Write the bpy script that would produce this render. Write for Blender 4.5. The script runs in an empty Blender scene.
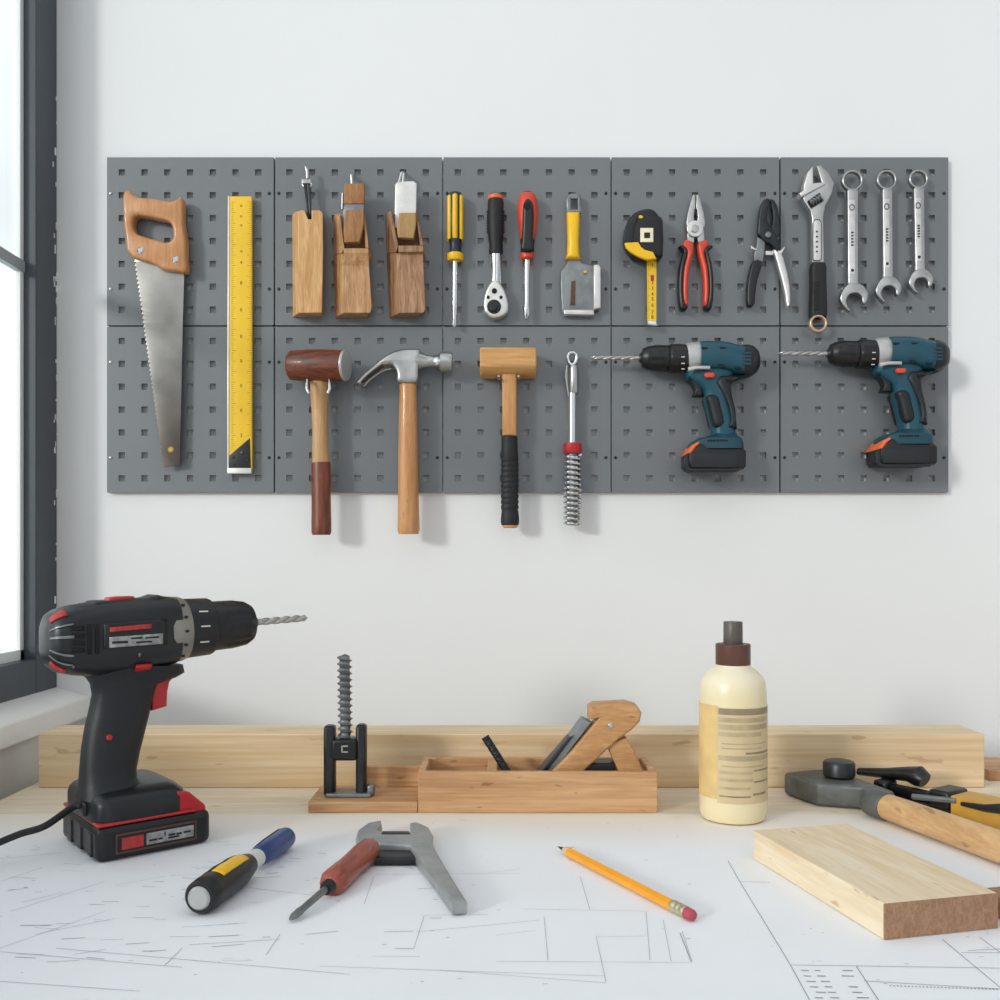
import bpy, bmesh, math, random
from mathutils import Vector, Matrix
random.seed(7)
PI = math.pi
SC = bpy.context.scene
COL = SC.collection

# ------------------------------------------------------------------ camera model of the place
F, HOR, CX = 950.0, 560.0, 500.0          # focal length and horizon in photo units
EYE, TT = 1.155, 0.90                     # eye height, bench top height (m)
YW = 1.2935                               # back wall
YP = 1.285                                # front of the perforated panels


def U(px, py, Y):
    return Vector(((px - CX) * Y / F, Y, EYE - (py - HOR) * Y / F))


def G(px, py, z=0.0):
    t = EYE - TT - z
    Y = F * t / (py - HOR)
    return Vector(((px - CX) * Y / F, Y, TT + z))


def crop(x0, y0, sx, sy=None):
    sy = sy or sx
    return lambda pts: [(x0 + p[0] / sx, y0 + p[1] / sy) for p in pts]


# ------------------------------------------------------------------ materials
def lin(c):
    if isinstance(c, str):
        c = tuple(int(c[i:i + 2], 16) / 255 for i in (0, 2, 4))
        return tuple((v / 12.92 if v <= 0.04045 else ((v + 0.055) / 1.055) ** 2.4) for v in c) + (1,)
    return tuple(c) + (1,)


def base_mat(name):
    m = bpy.data.materials.new(name)
    m.use_nodes = True
    nt = m.node_tree
    return m, nt, nt.nodes['Principled BSDF']


def mat(name, col, rough=0.5, metal=0.0, var=0.12, scale=40.0, bump=0.0, spec=0.5, coat=0.0, sss=0.0, trans=0.0):
    m, nt, b = base_mat(name)
    c = lin(col)
    tc = nt.nodes.new('ShaderNodeTexCoord')
    nz = nt.nodes.new('ShaderNodeTexNoise')
    nz.inputs['Scale'].default_value = scale
    nz.inputs['Detail'].default_value = 5
    nt.links.new(tc.outputs['Object'], nz.inputs['Vector'])
    rp = nt.nodes.new('ShaderNodeValToRGB')
    rp.color_ramp.elements[0].position = 0.3
    rp.color_ramp.elements[1].position = 0.7
    rp.color_ramp.elements[0].color = tuple(max(0, v * (1 - var)) for v in c[:3]) + (1,)
    rp.color_ramp.elements[1].color = tuple(min(1, v * (1 + var)) for v in c[:3]) + (1,)
    nt.links.new(nz.outputs['Fac'], rp.inputs['Fac'])
    nt.links.new(rp.outputs['Color'], b.inputs['Base Color'])
    b.inputs['Roughness'].default_value = rough
    b.inputs['Metallic'].default_value = metal
    b.inputs['Specular IOR Level'].default_value = spec
    b.inputs['Coat Weight'].default_value = coat
    if sss:
        b.inputs['Subsurface Weight'].default_value = sss
        b.inputs['Subsurface Radius'].default_value = (0.02, 0.015, 0.01)
    if bump:
        bp = nt.nodes.new('ShaderNodeBump')
        bp.inputs['Strength'].default_value = bump
        bp.inputs['Distance'].default_value = 0.002
        nt.links.new(nz.outputs['Fac'], bp.inputs['Height'])
        nt.links.new(bp.outputs['Normal'], b.inputs['Normal'])
    return m


def wood(name, c1, c2, axis='z', scale=60.0, rough=0.55, stretch=0.06, knots=0.0, coat=0.0, dark=None):
    m, nt, b = base_mat(name)
    scale *= 2.0
    L = nt.links.new
    tc = nt.nodes.new('ShaderNodeTexCoord')
    mp = nt.nodes.new('ShaderNodeMapping')
    mp.inputs['Scale'].default_value = tuple(stretch if a == axis else 1.0 for a in 'xyz')
    L(tc.outputs['Object'], mp.inputs['Vector'])
    n1 = nt.nodes.new('ShaderNodeTexNoise')
    n1.inputs['Scale'].default_value = scale
    n1.inputs['Detail'].default_value = 6
    n1.inputs['Roughness'].default_value = 0.6
    n1.inputs['Distortion'].default_value = 0.6
    L(mp.outputs['Vector'], n1.inputs['Vector'])
    n2 = nt.nodes.new('ShaderNodeTexNoise')
    n2.inputs['Scale'].default_value = scale * 5
    n2.inputs['Detail'].default_value = 4
    L(mp.outputs['Vector'], n2.inputs['Vector'])
    mx = nt.nodes.new('ShaderNodeMath')
    mx.operation = 'MULTIPLY_ADD'
    mx.inputs[1].default_value = 0.35
    L(n2.outputs['Fac'], mx.inputs[0])
    ad = nt.nodes.new('ShaderNodeMath')
    ad.operation = 'MULTIPLY'
    ad.inputs[1].default_value = 0.65
    L(n1.outputs['Fac'], ad.inputs[0])
    L(ad.outputs[0], mx.inputs[2])
    rp = nt.nodes.new('ShaderNodeValToRGB')
    rp.color_ramp.elements[0].position = 0.40
    rp.color_ramp.elements[1].position = 0.61
    rp.color_ramp.elements[0].color = lin(c2)
    rp.color_ramp.elements[1].color = lin(c1)
    L(mx.outputs[0], rp.inputs['Fac'])
    out = rp.outputs['Color']
    if knots:
        mp2 = nt.nodes.new('ShaderNodeMapping')
        mp2.inputs['Scale'].default_value = tuple(0.3 if a == axis else 1.0 for a in 'xyz')
        L(tc.outputs['Object'], mp2.inputs['Vector'])
        vo = nt.nodes.new('ShaderNodeTexNoise')
        vo.inputs['Scale'].default_value = scale * 1.6
        vo.inputs['Detail'].default_value = 2
        L(mp2.outputs['Vector'], vo.inputs['Vector'])
        kr = nt.nodes.new('ShaderNodeValToRGB')
        kr.color_ramp.elements[0].position = 0.67
        kr.color_ramp.elements[1].position = 0.73
        kr.color_ramp.elements[0].color = (0, 0, 0, 1)
        kr.color_ramp.elements[1].color = (knots, knots, knots, 1)
        L(vo.outputs['Fac'], kr.inputs['Fac'])
        mix = nt.nodes.new('ShaderNodeMixRGB')
        mix.inputs['Color2'].default_value = lin(dark or '7a4f2c')
        L(kr.outputs['Color'], mix.inputs['Fac'])
        L(out, mix.inputs['Color1'])
        out = mix.outputs['Color']
    L(out, b.inputs['Base Color'])
    b.inputs['Roughness'].default_value = rough
    b.inputs['Coat Weight'].default_value = coat
    bp = nt.nodes.new('ShaderNodeBump')
    bp.inputs['Strength'].default_value = 0.15
    bp.inputs['Distance'].default_value = 0.001
    L(mx.outputs[0], bp.inputs['Height'])
    L(bp.outputs['Normal'], b.inputs['Normal'])
    return m


M = {}
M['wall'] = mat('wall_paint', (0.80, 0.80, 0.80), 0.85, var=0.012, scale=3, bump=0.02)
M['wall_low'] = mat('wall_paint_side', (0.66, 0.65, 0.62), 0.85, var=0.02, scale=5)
M['floor'] = mat('floor_concrete', '8d8a84', 0.7, var=0.1, scale=6)
M['sill'] = mat('sill_paint', 'f4f3ef', 0.45, var=0.02, scale=8)
M['frame'] = mat('window_frame_paint', '3f464d', 0.42, var=0.06, scale=30)
M['sash'] = mat('sash_white', 'e9ebe9', 0.35, var=0.02, scale=10)
M['transom'] = mat('transom_grey', '9aa1a4', 0.4, var=0.03, scale=10)
M['panel'] = mat('panel_grey_paint', '676b6e', 0.40, var=0.03, scale=14, spec=0.95)
M['screw'] = mat('dark_screw', '2c2e31', 0.4, 0.6)
M['steel'] = mat('satin_steel', 'b9b9b7', 0.32, 1.0, var=0.12, scale=60)
M['chrome'] = mat('chrome', 'd4d6d8', 0.18, 1.0, var=0.06, scale=60)
M['bright'] = mat('bright_metal', 'dcdad6', 0.38, 0.85, var=0.1, scale=70)
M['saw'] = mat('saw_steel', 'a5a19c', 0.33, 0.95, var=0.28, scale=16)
M['darksteel'] = mat('dark_steel', '3c3e40', 0.4, 0.85, var=0.25, scale=50)
M['wrenchsteel'] = mat('worn_wrench_steel', '9fa2a2', 0.45, 0.45, var=0.15, scale=60, bump=0.1)
M['cast'] = mat('cast_iron', '686b69', 0.48, 0.5, var=0.25, scale=60, bump=0.25)
M['gunmetal'] = mat('gunmetal', '858889', 0.42, 0.75, var=0.2, scale=60, bump=0.1)
M['brass'] = mat('brass', 'c9a860', 0.3, 0.9)
M['copper'] = mat('copper_rim', 'cfae90', 0.35, 0.6)
M['black'] = mat('black_plastic', '111214', 0.40, var=0.15, scale=80)
M['rubber'] = mat('black_rubber', '131416', 0.6, var=0.15, scale=120, bump=0.2)
M['navy'] = mat('navy_plastic', '1d2733', 0.4)
M['hole'] = mat('dark_opening', '0b0b0c', 0.8)
M['charcoal'] = mat('charcoal_plastic', '15191c', 0.38, var=0.1, scale=60)
M['charcoal2'] = mat('charcoal_soft_grip', '11161a', 0.5, var=0.1, scale=200, bump=0.15)
M['red'] = mat('red_plastic', 'b8232a', 0.4)
M['redlabel'] = mat('red_print', 'b23230', 0.5, var=0.25, scale=300)
M['orangered'] = mat('orange_red_plastic', 'd2452c', 0.4)
M['orange'] = mat('orange_plastic', 'ea6a2c', 0.4)
M['yellow'] = mat('yellow_plastic', 'f2bd12', 0.38, var=0.06)
M['ruler'] = mat('ruler_yellow', 'efc12a', 0.35, var=0.08, scale=12)
M['teal'] = mat('teal_plastic', '104757', 0.38, var=0.08, scale=50)
M['tealdark'] = mat('teal_dark_plastic', '123f4d', 0.45, var=0.08, scale=50)
M['silverplastic'] = mat('silver_plastic', 'b9bab8', 0.35, 0.4, var=0.06)
M['greysilver'] = mat('worn_silver_label', '9c9d9d', 0.4, 0.2, var=0.35, scale=180)
M['olive'] = mat('worn_grey_ring', '8c8a80', 0.4, 0.4, var=0.15)
M['ink'] = mat('ink', '202020', 0.7)
M['inkfaint'] = mat('pencil_line', 'b6bac4', 0.8, var=0.2, scale=30)
M['inkline'] = mat('drafted_line', '8d919a', 0.8, var=0.2, scale=30)
M['white'] = mat('white_plastic', 'dddcd6', 0.45, var=0.05)
M['cream'] = mat('cream_plastic', 'efe4c4', 0.35)
M['blue'] = mat('blue_plastic', '1c3f78', 0.35, var=0.15, scale=60)
M['paper'] = mat('drawing_paper', 'f0f1f4', 0.8, var=0.02, scale=9)
M['pencil'] = mat('pencil_paint', 'ee9f1c', 0.35, var=0.05)
M['eraser'] = mat('eraser_rubber', 'b04a56', 0.7)
M['ferrule'] = mat('ferrule_metal', 'c9bfa0', 0.3, 0.8)
M['lead'] = mat('graphite', '26272a', 0.5)
M['glue'] = mat('glue_bottle', 'ece0c4', 0.33, var=0.03, scale=12, sss=0.25)
M['gluelabel'] = mat('bottle_label', 'cfba92', 0.5, var=0.08, scale=30)
M['gluelabel2'] = mat('bottle_label_edge', 'dcbd80', 0.5, var=0.12, scale=40)
M['labelgrey'] = mat('label_print', 'b5a380', 0.5, var=0.15, scale=80)
M['labeldark'] = mat('label_print_dark', '8f7f64', 0.5, var=0.2, scale=80)
M['brown'] = mat('brown_cap', '5b3a2e', 0.4, var=0.12)
M['capgrey'] = mat('grey_brown_nozzle', '57504a', 0.4, var=0.1)
M['rust'] = mat('rusty_slot', '5b3d24', 0.7, var=0.3, scale=200)
M['yellowbox'] = mat('ochre_plastic', 'c8963a', 0.5, var=0.08)
M['bench'] = wood('bench_wood', 'e6dac6', 'd8c6aa', 'x', 30, 0.6, 0.08, knots=0.35, dark='a27c55')
M['beam'] = wood('pale_pine', 'e6cfac', 'd3b48a', 'x', 26, 0.6, 0.035, knots=0.4, dark='9a6c40')
M['block'] = wood('maple', 'eddcc0', 'dfc6a0', 'y', 30, 0.55, 0.1, knots=0.55, dark='a67b52')
M['endgrain'] = wood('end_grain', 'a98467', '8f6a50', 'z', 120, 0.7, 0.6)
M['box'] = wood('box_wood', 'cfa679', 'b3845a', 'x', 40, 0.55, 0.05, knots=0.6, dark='7c4c28')
M['boxin'] = wood('box_wood_inner', 'd0a070', 'bb8858', 'x', 40, 0.6, 0.08)
M['arm'] = wood('plane_handle_wood', 'c99a68', 'b07f4e', 'x', 60, 0.5, 0.15, knots=0.4, dark='6d4222')
M['sawwood'] = wood('saw_handle_wood', 'cb9464', 'b67b4a', 'z', 50, 0.42, 0.12, coat=0.2)
M['plane1'] = wood('pale_beech', 'd8ad76', 'bb8850', 'z', 50, 0.5, 0.1, knots=0.35, dark='8a5c30')
M['plane2'] = wood('worn_beech', 'c99f72', '9c6c42', 'z', 55, 0.5, 0.1, knots=0.35, dark='7a4f30')
M['plane3'] = wood('dark_worn_beech', 'b58b68', '7c563a', 'z', 60, 0.5, 0.12, knots=0.5, dark='66452e')
M['wedge'] = wood('wedge_wood', 'a97848', '8b5c34', 'z', 70, 0.5, 0.15)
M['wedge2'] = wood('tan_wedge_wood', 'b08c58', '9a7644', 'z', 70, 0.5, 0.15)
M['redwood'] = wood('red_mahogany', '8a4520', '4c200d', 'x', 50, 0.42, 0.08, coat=0.1)
M['redwood_z'] = wood('red_mahogany_handle', '84401f', '5c2912', 'z', 70, 0.35, 0.1, coat=0.15)
M['ash'] = wood('ash_handle', 'c8a071', 'b08553', 'z', 70, 0.45, 0.08, coat=0.1)
M['hick'] = wood('hickory_handle', 'cb935c', 'b57c47', 'z', 70, 0.42, 0.08, knots=0.4, dark='855328', coat=0.4)
M['mallet'] = wood('beech_mallet', 'd3a468', 'bf8c52', 'x', 50, 0.5, 0.08)
M['mallet_z'] = wood('beech_mallet_handle', 'd09a62', 'bb8450', 'z', 60, 0.5, 0.08)
M['sledgewood'] = wood('sledge_handle_wood', 'd8b080', 'bf9464', 'y', 34, 0.5, 0.03, knots=0.4, dark='4a3320')
M['pencilwood'] = mat('cedar', 'd8b48a', 0.6)
M['redbrown'] = wood('red_brown_handle', 'a4523c', '8a3d2b', 'y', 60, 0.4, 0.12, coat=0.2)


def glass_mat():
    m = bpy.data.materials.new('window_glass')
    m.use_nodes = True
    nt = m.node_tree
    nt.nodes.clear()
    o = nt.nodes.new('ShaderNodeOutputMaterial')
    t = nt.nodes.new('ShaderNodeBsdfTransparent')
    t.inputs['Color'].default_value = (0.97, 0.985, 0.98, 1)
    g = nt.nodes.new('ShaderNodeBsdfGlossy')
    g.inputs['Roughness'].default_value = 0.02
    mx = nt.nodes.new('ShaderNodeMixShader')
    mx.inputs['Fac'].default_value = 0.05
    nt.links.new(t.outputs[0], mx.inputs[1])
    nt.links.new(g.outputs[0], mx.inputs[2])
    nt.links.new(mx.outputs[0], o.inputs['Surface'])
    return m


M['glass'] = glass_mat()


def zblend(m, col, z0, z1, fmax, axis='Z'):
    """second colour that takes over between two heights of the object (tarnish, filling)"""
    nt = m.node_tree
    b = nt.nodes['Principled BSDF']
    src = b.inputs['Base Color'].links[0].from_socket
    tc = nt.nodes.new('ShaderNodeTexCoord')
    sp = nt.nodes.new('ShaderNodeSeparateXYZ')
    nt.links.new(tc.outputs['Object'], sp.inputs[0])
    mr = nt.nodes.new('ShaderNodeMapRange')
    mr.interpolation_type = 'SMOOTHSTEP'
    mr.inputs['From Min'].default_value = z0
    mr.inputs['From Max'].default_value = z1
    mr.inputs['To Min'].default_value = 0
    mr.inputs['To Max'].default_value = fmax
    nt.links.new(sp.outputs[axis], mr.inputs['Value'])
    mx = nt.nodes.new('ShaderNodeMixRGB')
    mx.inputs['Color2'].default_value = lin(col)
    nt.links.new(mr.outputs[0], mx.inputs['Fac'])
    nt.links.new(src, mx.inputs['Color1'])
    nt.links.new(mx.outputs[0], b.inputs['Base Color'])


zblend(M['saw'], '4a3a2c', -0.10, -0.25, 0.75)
zblend(M['glue'], 'e8d9b0', 0.138, 0.118, 0.9)
zblend(M['paper'], 'e9dccb', 0.10, 0.235, 0.8, 'Y')      # sheet blends to cream towards its back edge


# ------------------------------------------------------------------ mesh building
class MB:
    def __init__(self):
        self.v, self.f = [], []

    def add(self, verts, faces):
        n = len(self.v)
        self.v += [Vector(p) for p in verts]
        self.f += [tuple(i + n for i in f) for f in faces]
        return self

    def box(self, c, s, rz=0.0, R=None):
        c = Vector(c)
        R = R or Matrix.Rotation(rz, 3, 'Z')
        vs = [c + R @ Vector((sx * s[0] / 2, sy * s[1] / 2, sz * s[2] / 2)) for sx in (-1, 1) for sy in (-1, 1) for sz in (-1, 1)]
        return self.add(vs, [(0, 1, 3, 2), (4, 6, 7, 5), (0, 4, 5, 1), (2, 3, 7, 6), (0, 2, 6, 4), (1, 5, 7, 3)])

    def loft(self, rings, caps=True):
        n = len(rings[0])
        vs, fs = [], []
        for r in rings:
            vs += r
        for k in range(len(rings) - 1):
            for i in range(n):
                j = (i + 1) % n
                fs.append((k * n + i, k * n + j, (k + 1) * n + j, (k + 1) * n + i))
        if caps:
            fs.append(tuple(reversed(range(n))))
            fs.append(tuple((len(rings) - 1) * n + i for i in range(n)))
        return self.add(vs, fs)

    def rod(self, pts, seg=20, ref=(0, 1, 0), caps=True):
        """pts: (Vector, r_side, r_ref) swept along the path"""
        P = [Vector(p[0]) for p in pts]
        ref = Vector(ref)
        rings = []
        for i, p in enumerate(pts):
            a = i
            while a > 0 and (P[a] - P[i]).length < 1e-7:
                a -= 1
            b = i
            while b < len(P) - 1 and (P[b] - P[i]).length < 1e-7:
                b += 1
            t = (P[b] - P[a])
            if t.length < 1e-7:
                t = P[-1] - P[0]
            t.normalize()
            s = t.cross(ref)
            if s.length < 1e-4:
                s = t.cross(Vector((1, 0, 0.01)))
            s.normalize()
            q = s.cross(t).normalized()
            ru = p[1]
            rv = p[2] if len(p) > 2 else p[1]
            rings.append([P[i] + s * (math.cos(2 * PI * k / seg) * ru) + q * (math.sin(2 * PI * k / seg) * rv) for k in range(seg)])
        return self.loft(rings, caps)

    def lathe(self, A, B, prof, seg=24, ez=1.0, ref=(0, 1, 0)):
        """prof: (fraction along AB, radius)"""
        A, B = Vector(A), Vector(B)
        t = (B - A).normalized()
        ref = Vector(ref)
        s = t.cross(ref).normalized()
        q = s.cross(t).normalized()
        rings = []
        for f, r in prof:
            c = A.lerp(B, f)
            rings.append([c + s * (math.cos(2 * PI * k / seg) * r) + q * (math.sin(2 * PI * k / seg) * r * ez) for k in range(seg)])
        return self.loft(rings)

    def rodfun(self, A, B, n, seg, fun, ref=(0, 1, 0)):
        A, B = Vector(A), Vector(B)
        t = (B - A).normalized()
        s = t.cross(Vector(ref)).normalized()
        q = s.cross(t).normalized()
        rings = []
        for i in range(n + 1):
            f = i / n
            c = A.lerp(B, f)
            rg = []
            for k in range(seg):
                th = 2 * PI * k / seg
                r = fun(f, th)
                rg.append(c + s * (math.cos(th) * r) + q * (math.sin(th) * r))
            rings.append(rg)
        return self.loft(rings)

    def loft2(self, front, back):
        return self.loft([front, back])

    def strip(self, a, b, w, up=(0, 0, 1)):
        a, b = Vector(a), Vector(b)
        s = (b - a).cross(Vector(up))
        if s.length < 1e-9:
            return self
        s = s.normalized() * (w / 2)
        return self.add([a - s, a + s, b + s, b - s], [(0, 1, 2, 3)])

    def join(self, me):
        n = len(self.v)
        self.v += [v.co.copy() for v in me.vertices]
        self.f += [tuple(i + n for i in p.vertices) for p in me.polygons]
        return self


def catmull(pts, n=4):
    out = []
    L = len(pts)
    for i in range(L):
        p0, p1, p2, p3 = (Vector(pts[(i + k - 1) % L]) for k in range(4))
        for k in range(n):
            t = k / n
            out.append(tuple(0.5 * ((2 * p1) + (p2 - p0) * t + (2 * p0 - 5 * p1 + 4 * p2 - p3) * t * t + (3 * p1 - p0 - 3 * p2 + p3) * t ** 3)))
    return out


def circ(cx, cy, r, n=24, ry=None):
    ry = ry or r
    return [(cx + r * math.cos(2 * PI * k / n), cy + ry * math.sin(2 * PI * k / n)) for k in range(n)]


def flat_mesh(loops, thick, bev, mtx):
    """outline loops (2D metres) filled, extruded to `thick`, edges rounded by bev, then moved by mtx"""
    cu = bpy.data.curves.new('tmp', 'CURVE')
    cu.dimensions = '2D'
    cu.fill_mode = 'BOTH'
    bev = min(bev, thick * 0.45)
    cu.extrude = thick / 2 - bev
    cu.bevel_depth = bev
    cu.offset = -bev
    cu.bevel_resolution = 2
    for lp in loops:
        sp = cu.splines.new('POLY')
        sp.points.add(len(lp) - 1)
        for i, p in enumerate(lp):
            sp.points[i].co = (p[0], p[1], 0, 1)
        sp.use_cyclic_u = True
    o = bpy.data.objects.new('tmp', cu)
    COL.objects.link(o)
    dg = bpy.context.evaluated_depsgraph_get()
    me = bpy.data.meshes.new_from_object(o.evaluated_get(dg))
    bpy.data.objects.remove(o)
    bpy.data.curves.remove(cu)
    bm = bmesh.new()
    bm.from_mesh(me)
    bmesh.ops.remove_doubles(bm, verts=bm.verts, dist=1e-6)
    bm.to_mesh(me)
    bm.free()
    me.transform(mtx)
    mb = MB().join(me)
    bpy.data.meshes.remove(me)
    return mb


def text_mesh(body, size, mtx, depth=0.0):
    cu = bpy.data.curves.new('tmp', 'FONT')
    cu.body = body
    cu.size = size
    cu.align_x = 'CENTER'
    cu.align_y = 'CENTER'
    cu.extrude = depth
    cu.resolution_u = 3
    o = bpy.data.objects.new('tmp', cu)
    COL.objects.link(o)
    dg = bpy.context.evaluated_depsgraph_get()
    me = bpy.data.meshes.new_from_object(o.evaluated_get(dg))
    bpy.data.objects.remove(o)
    bpy.data.curves.remove(cu)
    me.transform(mtx)
    mb = MB().join(me)
    bpy.data.meshes.remove(me)
    return mb


RX = Matrix.Rotation(PI / 2, 4, 'X')        # (x, y, z) -> (x, -z, y): stands a flat outline upright, facing the room


def make_obj(name, mb, m, parent=None, inv=None, smooth=38, bevel=0.0, bseg=2):
    me = bpy.data.meshes.new(name)
    me.from_pydata([(inv @ v if inv else v) for v in mb.v], [], mb.f)
    bm = bmesh.new()
    bm.from_mesh(me)
    bmesh.ops.recalc_face_normals(bm, faces=bm.faces)
    bm.to_mesh(me)
    bm.free()
    me.materials.append(m)
    if smooth:
        me.shade_smooth()
        me.set_sharp_from_angle(angle=math.radians(smooth))
    o = bpy.data.objects.new(name, me)
    COL.objects.link(o)
    if parent:
        o.parent = parent
    if bevel:
        b = o.modifiers.new('bevel', 'BEVEL')
        b.width = bevel
        b.segments = bseg
        b.limit_method = 'ANGLE'
        b.angle_limit = math.radians(40)
        b.harden_normals = False
    return o


def tag(o, label=None, cat=None, group=None, kind=None):
    if label:
        o['label'] = label
    if cat:
        o['category'] = cat
    if group:
        o['group'] = group
    if kind:
        o['kind'] = kind
    return o


class Thing:
    def __init__(self, name, label, cat, loc, rz=0.0, group=None):
        self.e = bpy.data.objects.new(name, None)
        self.e.empty_display_size = 0.03
        COL.objects.link(self.e)
        self.e.location = loc
        self.e.rotation_euler = (0, 0, rz)
        self.inv = (Matrix.Translation(Vector(loc)) @ Matrix.Rotation(rz, 4, 'Z')).inverted()
        tag(self.e, label, cat, group)

    def part(self, name, mb, m, parent=None, label=None, local=False, **k):
        o = make_obj(name, mb, m, parent or self.e, None if local else self.inv, **k)
        if label:
            o['label'] = label
        return o

    # plate whose outline is given in photo units at the plate's front face, on the wall side
    def plate(self, name, pts, m, thick, back=YP, bev=0.001, holes=(), sm=0, parent=None, label=None):
        return self.part(name, plate_mb(pts, thick, back, bev, holes, sm), m, parent, label)


def plate_mb(pts, thick, back=YP, bev=0.001, holes=(), sm=0):
    yf = back - thick * 0.5
    loops = []
    for lp in [pts] + list(holes):
        if sm:
            lp = catmull(lp, sm)
        loops.append([(U(p[0], p[1], yf).x, U(p[0], p[1], yf).z) for p in lp])
    return flat_mesh(loops, thick, bev, Matrix.Translation((0, back - thick / 2, 0)) @ RX)


def gplate_mb(pts, z0, z1, bev=0.001, holes=(), sm=0):
    """plate lying on the bench, outline traced on its top face"""
    loops = []
    for lp in [pts] + list(holes):
        if sm:
            lp = catmull(lp, sm)
        loops.append([tuple(G(p[0], p[1], z1).xy) for p in lp])
    return flat_mesh(loops, z1 - z0, bev, Matrix.Translation((0, 0, TT + (z0 + z1) / 2)))


def solo(name, label, cat, mb, m, loc, rz=0.0, group=None, **k):
    inv = (Matrix.Translation(Vector(loc)) @ Matrix.Rotation(rz, 4, 'Z')).inverted()
    o = make_obj(name, mb, m, None, inv, **k)
    o.location = loc
    o.rotation_euler = (0, 0, rz)
    return tag(o, label, cat, group)


def structure(name, mb, m, parent=None, **k):
    o = make_obj(name, mb, m, parent, **k)
    if not parent:
        o['kind'] = 'structure'
    return o


W = YP * 1.0 / F           # metres per photo unit at the panels

# ------------------------------------------------------------------ the room
XL = -0.564                 # left wall (below the sill), window plane a little behind it
XWIN = -0.603
ZT = 3.0
structure('floor', MB().box((0.4, -0.4, -0.02), (2.6, 3.6, 0.04)), M['floor'])
structure('wall_back', MB().box(((1.5 - 0.629) / 2, YW + 0.06, ZT / 2), (1.5 + 0.629, 0.12, ZT)), M['wall'])
WIN_Y0, WIN_Y1 = -0.70, YW - 0.0005
SILL_Z = EYE - 0.1700
WIN_Z1 = 2.75
mb = MB()
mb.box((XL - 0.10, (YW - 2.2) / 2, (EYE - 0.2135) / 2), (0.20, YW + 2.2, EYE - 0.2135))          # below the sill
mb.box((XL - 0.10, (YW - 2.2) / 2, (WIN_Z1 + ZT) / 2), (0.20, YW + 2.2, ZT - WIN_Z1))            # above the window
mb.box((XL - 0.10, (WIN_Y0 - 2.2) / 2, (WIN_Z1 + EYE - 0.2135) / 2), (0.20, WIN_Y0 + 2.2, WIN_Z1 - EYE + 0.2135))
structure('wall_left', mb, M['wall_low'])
# window: dark outer frame, white sash, grey transom, glass
win = bpy.data.objects.new('window_1', None)
COL.objects.link(win)
win['kind'] = 'structure'
ZB = EYE - 0.174
mb = MB()
ym = (WIN_Y0 + WIN_Y1) / 2
yl = WIN_Y1 - WIN_Y0
XF = XWIN - 0.0085          # centre of the slim frame profile
mb.box((XF, (1.235 + WIN_Y1) / 2, (ZB + WIN_Z1) / 2), (0.017, WIN_Y1 - 1.235, WIN_Z1 - ZB))
mb.box((XF, WIN_Y0 + 0.03, (ZB + WIN_Z1) / 2), (0.017, 0.06, WIN_Z1 - ZB))
mb.box((XF, (WIN_Y0 + 1.235) / 2, ZB + 0.0225), (0.0166, 1.235 - WIN_Y0, 0.045))
mb.box((XF, ym, WIN_Z1 - 0.03), (0.017, yl, 0.06))
structure('window_frame', mb, M['frame'], win, bevel=0.0012)
XS = XWIN - 0.0195
mb = MB()
bays = ((WIN_Y0 + 0.06, 1.240),)
for (a, b_) in bays:
    for yy in (a + 0.006, b_ - 0.006):
        mb.box((XS, yy, (ZB + WIN_Z1) / 2), (0.006, 0.014, WIN_Z1 - ZB - 0.02))
    for zz in (ZB + 0.050, WIN_Z1 - 0.064):
        mb.box((XS, (a + b_) / 2, zz), (0.006, b_ - a, 0.016))
structure('sash', mb, M['sash'], win, bevel=0.0008)
mb = MB()
for (a, b_) in bays:
    mb.box((XS, (a + b_) / 2, EYE + 0.381), (0.010, b_ - a, 0.015))
structure('transom', mb, M['transom'], win, bevel=0.001)
mb = MB()
for (a, b_) in bays:
    mb.box((XWIN - 0.0215, (a + b_) / 2, (ZB + WIN_Z1) / 2), (0.002, b_ - a - 0.01, WIN_Z1 - ZB - 0.08))
structure('glass_pane', mb, M['glass'], win, smooth=0)
mb = MB()
for k in range(34):
    z = random.uniform(ZB + 0.05, 1.9)
    y = YW - 0.0015 - abs(random.gauss(0, 0.004))
    mb.box((XWIN + 0.0003, y, z), (0.0008, random.uniform(0.001, 0.004), random.uniform(0.002, 0.012)))
structure('paint_flecks', mb, M['sash'], win, smooth=0)
# sloping painted sill
zs0, zs1, zs2 = EYE - 0.185, SILL_Z - 0.003, EYE - 0.2135
prof = [(XL + 0.007, zs2), (XL + 0.007, zs0), (XWIN, zs1), (XWIN - 0.026, zs1), (XWIN - 0.026, zs2)]
mb = MB().loft([[Vector((x, WIN_Y0, z)) for x, z in prof], [Vector((x, YW - 0.0005, z)) for x, z in prof]])
structure('window_sill', mb, M['sill'], win, bevel=0.003)

# ------------------------------------------------------------------ workbench
TX0, TX1, TY0, TY1 = -0.532, 0.86, 0.44, 1.187
t = Thing('workbench', 'pale wooden workbench carrying the drawing sheet and loose tools', 'workbench', (0.16, 0.8, 0.0))
t.part('bench_top', MB().box(((TX0 + TX1) / 2, (TY0 + TY1) / 2, TT - 0.02), (TX1 - TX0, TY1 - TY0, 0.04)), M['bench'], bevel=0.002)
for sx in (TX0 + 0.06, TX1 - 0.06):
    for sy in (TY0 + 0.06, TY1 - 0.06):
        t.part('leg', MB().box((sx, sy, (TT - 0.04) / 2), (0.07, 0.07, TT - 0.04)), M['bench'], bevel=0.002)

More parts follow.
